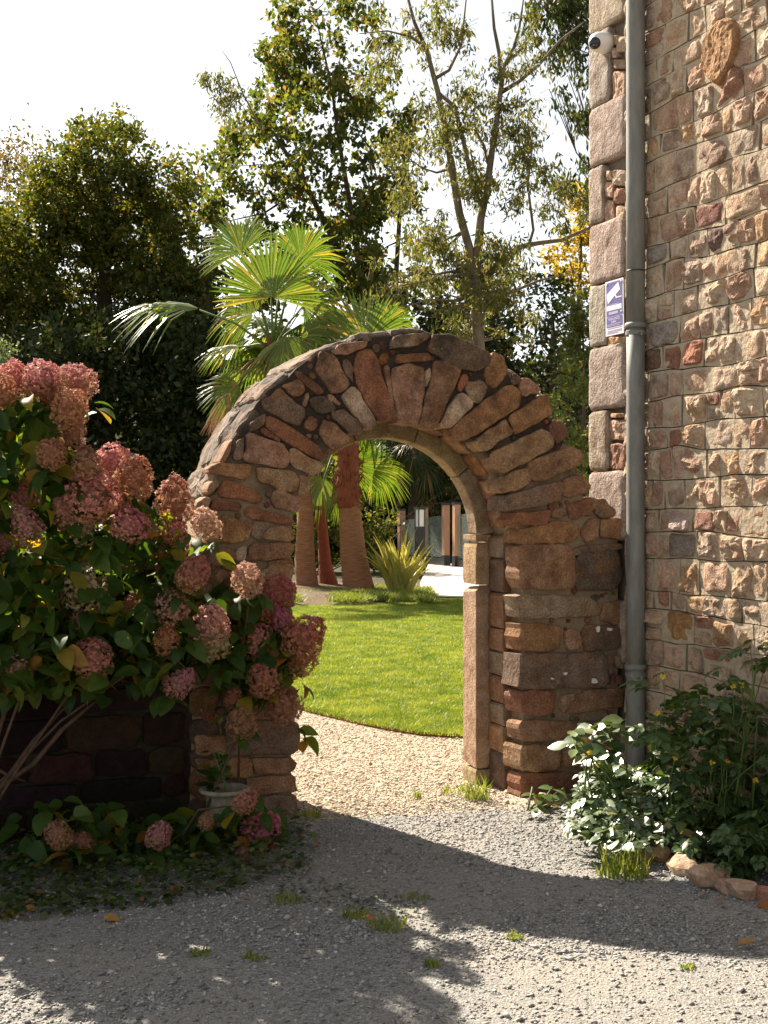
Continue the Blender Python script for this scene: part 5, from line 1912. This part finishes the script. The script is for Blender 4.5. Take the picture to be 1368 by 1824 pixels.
palm('fan palm with a straight thick trunk framed by the arch opening', (641, 1056), [(629, 985), (622, 900), (620, 830), (628, 730), (640, 680)], [.315, .245, .205, .185, .17, .15], (642, 668),
     [(650, 610, 88, 104, .05, .10, 200, 'g', -.45), (690, 575, 40, 62, .2, .5, 190, 'g', .2), (612, 590, 130, 72, .2, .45, 180, 'g', .2), (585, 620, 165, 70, .0, .6, 170, 'g', .1), (700, 610, 5, 55, -.1, .6, 170, 'g', -.2),
      (627, 826, 14, 76, -.1, .10, 170, 'g', .45), (668, 835, -25, 66, .2, .5, 160, 'g', .4), (575, 850, 250, 60, .1, .45, 150, 'g', .3)], 42, backs=8)
palm('slender young palm squeezed between two thicker palm trunks', (588, 1062), [(579, 1005), (575, 950), (571, 890)], [.23, .125, .105, .06], (571, 880),
     [(566, 800, 100, 60, .2, .3, 170, 'g', .2), (590, 815, 60, 55, .2, .4, 160, 'g', .1), (548, 822, 140, 55, .0, .4, 160, 'g', .2), (608, 885, 300, 42, .1, .5, 140, 'g', .2)], 43, d=23.9, mat='bark_red', backs=1)
rng = random.Random(44)
b = at(742, 1030, 40.0)
b.z = 0
root = thing('fan_palm', b, 'dark fan palm with a skirt of dry hanging leaves behind the arch', 'palm tree', 'fan palms on the bed')
palm_trunk(root, [b, at(742, 880, 40), at(742, 790, 40)], [.30, .27, .22], M['bark'])
c = at(742, 795, 40)
for i in range(22):
    an = rng.uniform(0, 6.3)
    el = rng.uniform(-1.1, .7)
    dv = Vector((math.cos(an) * math.cos(el), math.sin(an) * math.cos(el), math.sin(el)))
    fan_leaf(c + dv * rng.uniform(.5, .95), dv, Vector((0, -.3, 1)), rng.uniform(.75, 1.0), rng, 200, 30, rng.uniform(.2, .5), .5, 'palm_dark', root, c)
for i in range(16):
    an = rng.uniform(0, 6.3)
    p = c + Vector((math.cos(an) * .4, math.sin(an) * .4, -rng.uniform(.5, 1.6)))
    fan_leaf(p, Vector((math.cos(an) * .5, math.sin(an) * .5, -1)), Vector((math.cos(an), math.sin(an), .3)), rng.uniform(.7, 1.0), rng, 120, 20, .1, .4, 'palm_dark' if i % 4 else 'palm_dry', root, None)

g = Geo()                                                # red fibre collar under the crown of the straight palm
root = bpy.data.objects['fan_palm.001']
g.tube([at(621, 905, DP), at(620, 880, DP), at(620, 850, DP), at(620, 815, DP), at(622, 780, DP)], [.212, .222, .21, .205, .19], 18)
g.make('fibre_collar', M['bark_red'], root, smooth=True)
g = Geo()
for i in range(90):                                     # hanging dry threads and stubs on the collar
    an, z0 = rng.uniform(0, 6.3), rng.uniform(790, 905)
    c_ = at(620, z0, DP)
    o_ = Vector((math.cos(an), math.sin(an), 0))
    g.tube([c_ + o_ * .20, c_ + o_ * rng.uniform(.24, .32) + Vector((0, 0, rng.uniform(-.05, .16))), c_ + o_ * rng.uniform(.24, .38) + Vector((0, 0, rng.uniform(-.2, .1)))], [.022, .014, .004], 4)
o_ = g.make('fibre_stubs', M['bark_red'], root)
o_['kind'] = 'stuff'

# striped flax
b = at(712, 1066, 23.0)
b.z = .03
fx = thing('flax_plant', b, 'clump of yellow striped sword leaves at the corner of the deck', 'flax')
rng = random.Random(12)
tips = [(657, 938), (676, 965), (686, 963), (700, 975), (742, 940), (755, 960), (763, 970), (778, 985), (782, 1005), (640, 985), (650, 960), (760, 1000), (715, 950), (728, 930), (694, 985), (720, 985), (770, 992), (665, 955), (672, 1000), (735, 960), (748, 990)]
for i in range(72):
    if i < len(tips):
        tp = at(*tips[i], 23.0 + rng.uniform(-.25, .25))
    else:
        an = rng.uniform(0, 6.3)
        tp = b + Vector((math.cos(an) * rng.uniform(.2, .75), math.sin(an) * rng.uniform(.2, .7), rng.uniform(.55, 1.15)))
    o_ = b + Vector((rng.uniform(-.16, .16), rng.uniform(-.14, .14), 0))
    ax = tp - o_
    sd = Vector((rng.uniform(.5, 1), rng.uniform(-.6, .6), 0)).normalized()
    V, F = [], []
    for k_ in range(6):
        t = k_ / 5
        p = o_ + ax * t + Vector((0, 0, 1)) * .16 * math.sin(math.pi * t) * ax.length * .6
        hw = .046 * (.55 + .45 * math.sin(math.pi * min(1, t + .25))) * (1 - t ** 3) + .002
        V += [p - sd * hw, p + Vector((0, .012, -.008)), p + sd * hw]
    for k_ in range(5):
        q = k_ * 3
        F += [(q, q + 1, q + 4, q + 3), (q + 1, q + 2, q + 5, q + 4)]
    build('blade', V, F, M['flax'], fx, smooth=True)
bush('orange_flowers', 'small clump of orange flowered bedding left of the palm trunks', 'flowers', at(527, 1062, 22.0), [(518, 1058), (524, 1030), (534, 1035), (540, 1058)], 60, (21.8, 22.3), .12, OV_B, M['lt_gold'], 0, 51, 1, 4)

# ------------------------------------------------------------------ deck, glass fence and lamp
deck = [(0.55, 22.9), (7.0, 21.4), (8.0, 37.2), (1.35, 37.2)]
o = ngon('deck', deck, .055, M['groove'])
rng = random.Random(6)
y = 22.0
n = 0
pw = .145
dv = Vector((6.45, -1.5, 0)).normalized()
nv = Vector((-dv.y, dv.x, 0))
while n < 104:
    p = Vector((0.55, 22.9, .062)) + nv * (pw * n)
    xl = .57 + .8 * (p.y - 22.9) / 14.3
    a_ = p + dv * ((xl - p.x) / dv.x)
    L = 6.2
    e1, e2 = a_, a_ + dv * L
    g = Geo()
    g.add([e1, e2, e2 + nv * (pw - .012), e1 + nv * (pw - .012)], [(0, 1, 2, 3)])
    g.V += [tuple(Vector(v) - ZV * .03) for v in g.V[:4]]
    g.F += [(0, 4, 5, 1), (3, 2, 6, 7), (0, 3, 7, 4)]
    if (e1 + nv * pw).y < 37.1 and e1.y > 22.88:
        g.make('plank', M['deck_wood'], o)
    n += 1
PD = 35.4
fence = thing('glass_fence', at(770, 1004, PD), 'glass panel fence between wooden posts with black caps at the deck end', 'fence')


def post(px, wpx, ytop, d, root):
    p = at(px, 1000, d)
    p.z = .06
    w_ = wpx * d / FPX
    ztop = at(px, ytop, d).z
    g = Geo()
    g.box(p + ZV * .28, w_, w_, ztop - .30 - p.z, Vector((.93, .36, 0)))
    o_ = g.make('post', M['post_wood'], root)
    for nm, z0, h_, k_ in (('foot', 0, .30, 1.10), ('cap', ztop - p.z - .03, .06, 1.18)):
        g = Geo()
        g.box(p + ZV * z0, w_ * k_, w_ * k_, h_, Vector((.93, .36, 0)))
        g.make(nm, M['black_metal'], o_)
    return p, ztop


tops = [post(715, 11, 908, PD + 2.6, fence), post(757, 9, 903, PD + 1.2, fence), post(794, 11, 898, PD, fence), post(813, 11, 897, PD - .6, fence), post(856, 11, 890, PD - 2.0, fence), post(905, 11, 886, PD - 3.4, fence)]
for i in range(len(tops) - 1):
    if i == 2:
        continue
    (a_, za), (b_, zb) = tops[i], tops[i + 1]
    ax = (b_ - a_)
    ax.z = 0
    L = ax.length
    ax.normalize()
    g = Geo()
    g.prism([(.09, .30), (L - .09, .30), (L - .09, zb - .32), (.09, za - .32)], lambda s, z, h: Vector((a_.x, a_.y, 0)) + ax * s + ZV * z + ZV.cross(ax) * h, -.006, .006)
    g.make('glass_panel', M['glass'], fence)
    g = Geo()
    g.prism([(.09, .08), (L - .09, .08), (L - .09, .27), (.09, .27)], lambda s, z, h: Vector((a_.x, a_.y, 0)) + ax * s + ZV * z + ZV.cross(ax) * h, -.04, .04)
    g.make('base_rail', M['black_metal'], fence)
ld = 31.0
lp = at(748, 1010, ld)
lp.z = .06
lamp = thing('bollard_lamp', lp, 'square black bollard lamp with white side windows before the glass fence', 'lamp')
w_ = 17 * ld / FPX
zt = at(748, 904, ld).z
LX = Vector((.86, .5, 0)).normalized()
g = Geo()
g.box(lp, w_ * .8, w_ * .8, zt * .72 - .06, LX)
g.make('body', M['black_metal'], lamp)
g = Geo()
g.box(lp + ZV * (zt * .72 - .06), w_ * .66, w_ * .66, zt * .25, LX)
g.make('lamp_window', M['white_plastic'], lamp)
for sx in (-1, 1):
    for sy in (-1, 1):
        g = Geo()
        g.box(lp + (LX * sx + ZV.cross(LX) * sy) * w_ * .36 + ZV * (zt * .72 - .06), w_ * .1, w_ * .1, zt * .25, LX)
        g.make('corner_bar', M['black_metal'], lamp)
g = Geo()
g.box(lp + ZV * (zt * .97 - .06), w_ * .92, w_ * .92, .06, LX)
g.make('lid', M['black_metal'], lamp)

# ------------------------------------------------------------------ trees
def leaf_quads(C, size, rg, droop=0.0, aspect=.5, flat=0.0):
    n = len(C)
    dv = rg.normal(0, 1, (n, 3))
    dv[:, 2] -= droop * 2.2
    dv /= np.linalg.norm(dv, axis=1, keepdims=True)
    up = rg.normal(0, 1, (n, 3))
    up[:, 2] += flat
    sd = np.cross(dv, up)
    sd /= np.linalg.norm(sd, axis=1, keepdims=True) + 1e-9
    s = size * rg.uniform(.6, 1.35, (n, 1))
    a = C
    b = C + dv * s * .5 + sd * s * aspect * .5
    c = C + dv * s
    e = C + dv * s * .5 - sd * s * aspect * .5
    V = np.stack([a, b, c, e], 1).reshape(-1, 3)
    F = np.arange(4 * n, dtype=np.int32).reshape(-1, 4)
    return V, F


def tree(name, label, base, trunk, trad, clumps, leaf, n_leaves, size, seed, bark='bark', droop=0.0, aspect=.5, group=None, limbs=.5, cat='tree', extra=(), sq=1.0, sub=5):
    rng = random.Random(seed)
    rg = np.random.default_rng(seed)
    root = thing(name, base, label, cat, group)
    trunk = [Vector(p) for p in trunk]
    g = Geo()
    g.tube(trunk, trad, 10)
    g.make('trunk', M[bark], root, smooth=True)
    for pts, r_ in extra:
        g = Geo()
        g.tube(pts, r_, 7)
        g.make('branch', M[bark], root, smooth=True)
    skel = [(p, trad[i]) for i, p in enumerate(trunk)]
    for pts, r_ in extra:
        for i in range(len(pts) - 1):
            for t_ in (0, .5):
                skel.append((Vector(pts[i]).lerp(Vector(pts[i + 1]), t_), r_[i]))
        skel.append((Vector(pts[-1]), r_[-1]))
    g = Geo()
    for c, r_ in clumps:
        if rng.random() > limbs:
            continue
        below = [q for q in skel if q[0].z < c.z + .3] or [skel[0]]
        p, r0 = min(below, key=lambda q: (q[0] - c).length - .15 * q[0].z)
        r0 = min(.06, max(.014, r0 * .4))
        L = (c - p).length
        pts_ = [p]
        for t_ in (.25, .5, .75, 1.0):
            pts_.append(p.lerp(c, t_) + Vector((0, 0, -.10 * L * math.sin(math.pi * t_))) + rvec(rng, L * .07))
        g.tube(pts_, [r0, r0 * .75, r0 * .5, r0 * .3, .006], 5, cap=False)
        for s_ in range(3):
            g.tube([pts_[3], pts_[4] + rvec(rng, r_ * .5), pts_[4] + rvec(rng, r_)], [r0 * .3, r0 * .2, .005], 4, cap=False)
    if g.V:
        o_ = g.make('twigs', M[bark], root, smooth=True)
        o_['kind'] = 'stuff'
    w = np.array([r_ ** 2 for _, r_ in clumps])
    w = w / w.sum()
    cc_ = np.array([tuple(c) for c, _ in clumps])
    rr_ = np.array([r_ for _, r_ in clumps])
    # each clump breaks into smaller sprays of leaves
    nsub = len(clumps) * sub
    si = rg.choice(len(clumps), nsub, p=w)
    so = rg.normal(0, 1, (nsub, 3))
    so = so / np.linalg.norm(so, axis=1, keepdims=True) * rg.random((nsub, 1)) ** .45 * rr_[si][:, None]
    so[:, 2] *= sq
    sc = cc_[si] + so
    sr = rr_[si] * rg.uniform(.25, .65, nsub)
    k_ = rg.integers(0, nsub, n_leaves)
    o = rg.normal(0, .55, (n_leaves, 3)) * sr[k_][:, None]
    o[:, 2] *= .8
    if droop:
        o[:, 2] -= np.abs(rg.normal(0, .6, n_leaves)) * sr[k_] * droop
    C = sc[k_] + o
    C = C[C[:, 2] > .1]
    V, F = leaf_quads(C, size, rg, droop, aspect)
    build('crown', V, F, M['lt_' + leaf], root)
    return root


def clumps_in(poly, d, thick, n, r0, r1, seed):
    rng = random.Random(seed)
    out_ = []
    for i in range(n):
        px, py = sample_poly(poly, rng)
        dd = d + rng.uniform(-thick, thick)
        out_.append((at(px, py, dd), rng.uniform(r0, r1)))
    return out_


def ground_pt(px, d):
    p = at(px, CY, d)
    p.z = 0
    return p


GT = 'trees beyond the garden'
# left beech
b = ground_pt(185, 56)
tree('beech_tree', 'broad dark beech with yellowing upper leaves at the left', b, [b, b + Vector((.1, 0, 5)), b + Vector((.1, .2, 10)), b + Vector((-.1, 0, 14.5)), b + Vector((-.2, 0, 17.8))], [.5, .42, .32, .2, .06],
     clumps_in([(-90, 640), (-80, 420), (0, 380), (60, 330), (105, 285), (125, 235), (165, 212), (185, 225), (225, 235), (262, 245), (300, 300), (335, 330), (345, 400), (365, 470), (375, 640)], 56, 4, 300, .57, 1.33, 1), 'beech', 72000, .25, 61, group=GT, limbs=.2)
b = ground_pt(40, 66)
tree('brown_tree', 'thin brownish tree at the far left behind the beech', b, [b, b + Vector((.2, 0, 6)), b + Vector((-.2, 0, 12)), b + Vector((0, 0, 16.5))], [.4, .3, .2, .06],
     clumps_in([(-140, 600), (-140, 290), (0, 250), (40, 243), (80, 262), (100, 330), (90, 420), (60, 600)], 66, 3, 70, 1.0, 1.9, 2), 'brown', 11000, .23, 62, group=GT, limbs=.4)
# lower left thicket
b = ground_pt(150, 50)
tree('holly_thicket', 'very dark evergreen thicket low behind the hydrangea at the left', b, [b, b + Vector((0, 0, 3)), b + Vector((.2, 0, 6))], [.2, .15, .05],
     clumps_in([(-120, 1000), (-120, 600), (60, 600), (200, 580), (380, 560), (420, 1000)], 50, 2.4, 190, .85, 1.6, 3), 'dark', 40000, .30, 63, group=GT, limbs=.15)
b = ground_pt(8, 36)
tree('silver_shrub', 'pale silvery shrub at the left edge above the hydrangea', b, [b, b + Vector((0, 0, 3)), b + Vector((-.1, 0, 5.4))], [.08, .06, .02],
     clumps_in([(-60, 760), (-50, 600), (5, 585), (30, 620), (35, 690), (20, 760)], 36, .6, 16, .35, .6, 4), 'silver', 2600, .11, 64, group=GT, limbs=.6, cat='shrub')
# sweet gum in the middle
dG = 48.0
b = ground_pt(690, dG)
ex_tr = [([at(640, 520, dG), at(600, 440, dG), at(545, 330, dG), at(490, 240, dG), at(440, 190, dG)], [.17, .13, .10, .06, .02]), ([at(650, 540, dG), at(630, 400, dG), at(605, 260, dG), at(590, 150, dG), at(560, 20, dG)], [.14, .11, .085, .05, .02]),
         ([at(690, 700, dG), at(700, 580, dG), at(706, 480, dG), at(712, 380, dG), at(720, 290, dG), at(712, 200, dG)], [.12, .11, .10, .085, .06, .03]), ([at(716, 330, dG), at(690, 300, dG), at(640, 240, dG), at(600, 120, dG)], [.05, .04, .03, .015]), ([at(545, 330, dG), at(470, 380, dG), at(400, 395, dG)], [.06, .04, .015])]
tree('sweet_gum_tree', 'tall open tree with dark lobed leaves in the centre of the sky', b, [b, at(690, 760, dG), at(680, 640, dG), at(655, 540, dG)], [.30, .27, .23, .18],
     clumps_in([(500, 20), (560, -60), (650, -80), (690, 60), (740, 200), (745, 330), (760, 480), (700, 560), (600, 520), (540, 450), (480, 420), (430, 410), (360, 370), (385, 260), (440, 200), (450, 120)], dG, 3.0, 230, .35, .8, 5), 'maple', 19000, .24, 65, group=GT, limbs=.4, extra=ex_tr, droop=.5, aspect=.62, sub=5)
b = ground_pt(375, 52)
tree('field_maple', 'dense green tree standing between the beech and the palms', b, [b, at(372, 700, 52), at(370, 500, 52)], [.28, .21, .08],
     clumps_in([(330, 400), (370, 345), (410, 345), (420, 420), (520, 430), (640, 500), (720, 560), (720, 760), (420, 780), (360, 700), (340, 520)], 52, 2, 80, .63, 1.15, 6), 'maple', 12000, .27, 66, group=GT, limbs=.4)
# eucalyptus
dE = 30.0
E = lambda x, y, z=0: at(x, y, dE + z)
b = ground_pt(852, dE)
ex_e = [([E(848, 520), E(835, 440), E(818, 380), E(805, 300), E(795, 240), E(780, 165), E(760, 90), E(738, 40), E(722, -20)], [.125, .11, .10, .095, .085, .07, .055, .045, .03]),
        ([E(848, 480), E(856, 390), E(868, 330), E(876, 270), E(888, 190), E(893, 150), E(897, 120)], [.125, .10, .088, .078, .07, .065, .055]),
        ([E(893, 140), E(889, 95), E(880, 50), E(875, -10)], [.06, .05, .04, .03]), ([E(897, 120), E(915, 85), E(925, 50), E(932, 0)], [.05, .04, .03, .02]), ([E(898, 118), E(925, 90), E(945, 60), E(960, 30)], [.04, .03, .02, .01]),
        ([E(892, 165), E(925, 145), E(960, 115), E(1000, 70), E(1040, 40)], [.06, .05, .04, .03, .02]), ([E(775, 140), E(800, 125), E(822, 80), E(830, 0)], [.05, .04, .03, .02]), ([E(760, 85), E(730, 65), E(690, 55), E(640, 60)], [.04, .03, .02, .012]),
        ([E(780, 165), E(810, 190), E(825, 250), E(842, 330), E(858, 370)], [.05, .05, .055, .06, .06]), ([E(872, 300), E(862, 260), E(845, 230)], [.05, .04, .03]),
        ([E(868, 490), E(895, 465), E(925, 440), E(960, 433), E(1000, 428), E(1060, 402)], [.10, .085, .07, .06, .05, .035]), ([E(942, 436), E(950, 410), E(940, 330), E(948, 260), E(940, 220)], [.04, .035, .03, .02, .01]),
        ([E(858, 545), E(900, 525), E(960, 500), E(1000, 490)], [.06, .045, .03, .015]), ([E(858, 400), E(860, 340), E(845, 300), E(838, 270)], [.05, .04, .03, .02])]
cl = []
rng = random.Random(70)
for cx, cy, rp, n in ((730, 60, 60, 8), (790, 70, 45, 6), (700, 100, 55, 5), (870, 190, 55, 9), (900, 210, 40, 5), (930, 100, 45, 6), (950, 60, 40, 4), (820, 230, 60, 8), (830, 300, 45, 6), (760, 320, 50, 6), (850, 480, 70, 12), (800, 470, 70, 12), (900, 500, 50, 8), (940, 270, 28, 4), (960, 340, 45, 6), (800, 560, 80, 12), (900, 560, 60, 10), (770, 400, 60, 9), (750, 220, 50, 7), (900, 330, 40, 4), (720, 480, 50, 9), (830, 420, 50, 6), (945, 230, 20, 2), (990, 330, 35, 5), (1000, 380, 40, 5), (900, 420, 30, 3), (385, 140, 28, 5), (395, 190, 30, 4)):
    for i in range(n):
        if cx < 420:
            cl.append((at(cx + rng.uniform(-rp, rp), cy + rng.uniform(-rp, rp), 36), rng.uniform(.3, .5)))
        else:
            cl.append((E(cx + rng.uniform(-rp, rp), cy + rng.uniform(-rp, rp), rng.uniform(-1.2, 1.2)), rng.uniform(.25, .5)))
ex_e.append(([at(470, 240, 35.5), at(432, 165, 36), at(410, 110, 36), at(395, 90, 36)], [.03, .02, .015, .008]))
tree('eucalyptus_tree', 'tall eucalyptus with pale forked trunks right of the centre', b, [b, E(858, 700), E(852, 610), E(848, 540), E(849, 470)], [.28, .19, .155, .145, .12], cl, 'gum', 21000, .155, 71, bark='bark_pale', droop=.7, aspect=.28, group=GT, limbs=.25, extra=ex_e, sub=5)
# weeping foliage top right
dW = 33.0
b = ground_pt(1180, dW)
tree('weeping_gum', 'drooping evergreen branches hanging beside the house corner', b, [b, at(1170, 500, dW), at(1150, 100, dW), at(1120, -120, dW)], [.3, .25, .2, .08],
     clumps_in([(955, -60), (1200, -60), (1200, 210), (1060, 215), (1020, 225), (1000, 190), (985, 130), (955, 90)], dW, 1.0, 60, .3, .55, 8) + clumps_in([(990, 330), (1010, 290), (1080, 280), (1080, 345), (1020, 350)], dW, .6, 12, .25, .4, 9), 'droop', 8500, .20, 72, droop=1.2, aspect=.32, group=GT, limbs=.5, sq=1.4)
b = ground_pt(1030, 46)
tree('golden_tree', 'small tree in golden autumn leaf beside the house corner', b, [b, at(1030, 600, 46), at(1035, 420, 46)], [.15, .12, .05],
     clumps_in([(975, 470), (1000, 400), (1030, 345), (1080, 340), (1110, 420), (1100, 520), (1000, 520)], 46, 1.0, 30, .35, .65, 10), 'gold', 4000, .19, 73, group=GT, limbs=.5)
b = ground_pt(985, 42)
tree('dark_laurel', 'dark green laurel thicket between the eucalyptus and the house', b, [b, at(985, 700, 42), at(985, 560, 42)], [.15, .12, .05],
     clumps_in([(880, 540), (930, 480), (1000, 470), (1100, 480), (1100, 980), (840, 1000), (850, 620)], 42, 1.6, 85, .5, .95, 11), 'dark', 12000, .20, 74, group=GT, limbs=.2)
b = ground_pt(1012, 27)
tree('bright_shrub', 'light green shrub catching sun right of the arch shoulder', b, [b, at(1012, 800, 27), at(1010, 700, 27)], [.06, .05, .02],
     clumps_in([(975, 720), (990, 675), (1020, 660), (1070, 680), (1080, 900), (1000, 900)], 27, .6, 26, .25, .42, 12), 'bright', 3800, .12, 75, group=GT, limbs=.6, cat='shrub')
b = ground_pt(1040, 38)
tree('autumn_sapling', 'green sapling with a few yellow leaves beside the house corner', b, [b, at(1040, 700, 38), at(1038, 560, 38)], [.08, .06, .02],
     clumps_in([(1005, 560), (1030, 520), (1070, 520), (1070, 650), (1015, 645)], 38, .5, 14, .3, .45, 13), 'bright', 2000, .15, 76, group=GT, limbs=.6)
b = ground_pt(800, 44)
tree('yew_thicket', 'dusky evergreen mass behind the crown of the arch', b, [b, at(800, 800, 44), at(800, 620, 44)], [.2, .15, .06],
     clumps_in([(660, 560), (740, 520), (840, 500), (900, 540), (930, 1010), (430, 1010), (440, 760), (620, 640)], 44, 2.0, 130, .6, 1.1, 14), 'dark', 32000, .26, 77, group=GT, limbs=.15)
b = ground_pt(570, 33)
tree('laurel_hedge', 'green leafy hedge in half shade behind the palm trunks', b, [b, b + Vector((0, 0, 1.2)), b + Vector((0, 0, 2.6))], [.06, .05, .02],
     clumps_in([(440, 1012), (460, 800), (560, 790), (640, 800), (700, 930), (700, 1012)], 33, .8, 75, .3, .5, 15) + clumps_in([(770, 960), (780, 840), (900, 820), (900, 960)], 40, .8, 30, .35, .55, 16), 'maple', 15000, .14, 78, group=GT, limbs=.3, cat='hedge')
rows = []
for i in range(9):
    y = 74 + 10 * i
    rows.append([(x, y, 13.0 * min(1, i / 2.0) + 1.5 * noise.noise((x * .03, y * .05, 0)) - (.3 if i == 0 else 0)) for x in range(-160, 161, 10)])
zsheet('hill', rows, M['ground'])
# distant wood closing the view, too far to count
rg = np.random.default_rng(99)
rng = random.Random(99)
cs = []
for i in range(420):
    px = rng.uniform(-700, 2100)
    d_ = rng.uniform(60, 72)
    top = 640 + 60 * noise.noise((px * .006, 0, 0))
    py = rng.uniform(top, 960)
    cs.append((at(px, py, d_), rng.uniform(1.2, 2.4)))
cc_ = np.array([tuple(c) for c, _ in cs])
rr_ = np.array([q for _, q in cs])
k_ = rg.integers(0, len(cs), 60000)
o = rg.normal(0, .5, (len(k_), 3)) * rr_[k_][:, None]
V, F = leaf_quads(cc_[k_] + o, .55, rg, .2, .6)
tag(build('distant_wood', V, F, M['lt_dark'], None), 'dense far wood closing the view behind the garden', 'wood', kind='stuff')
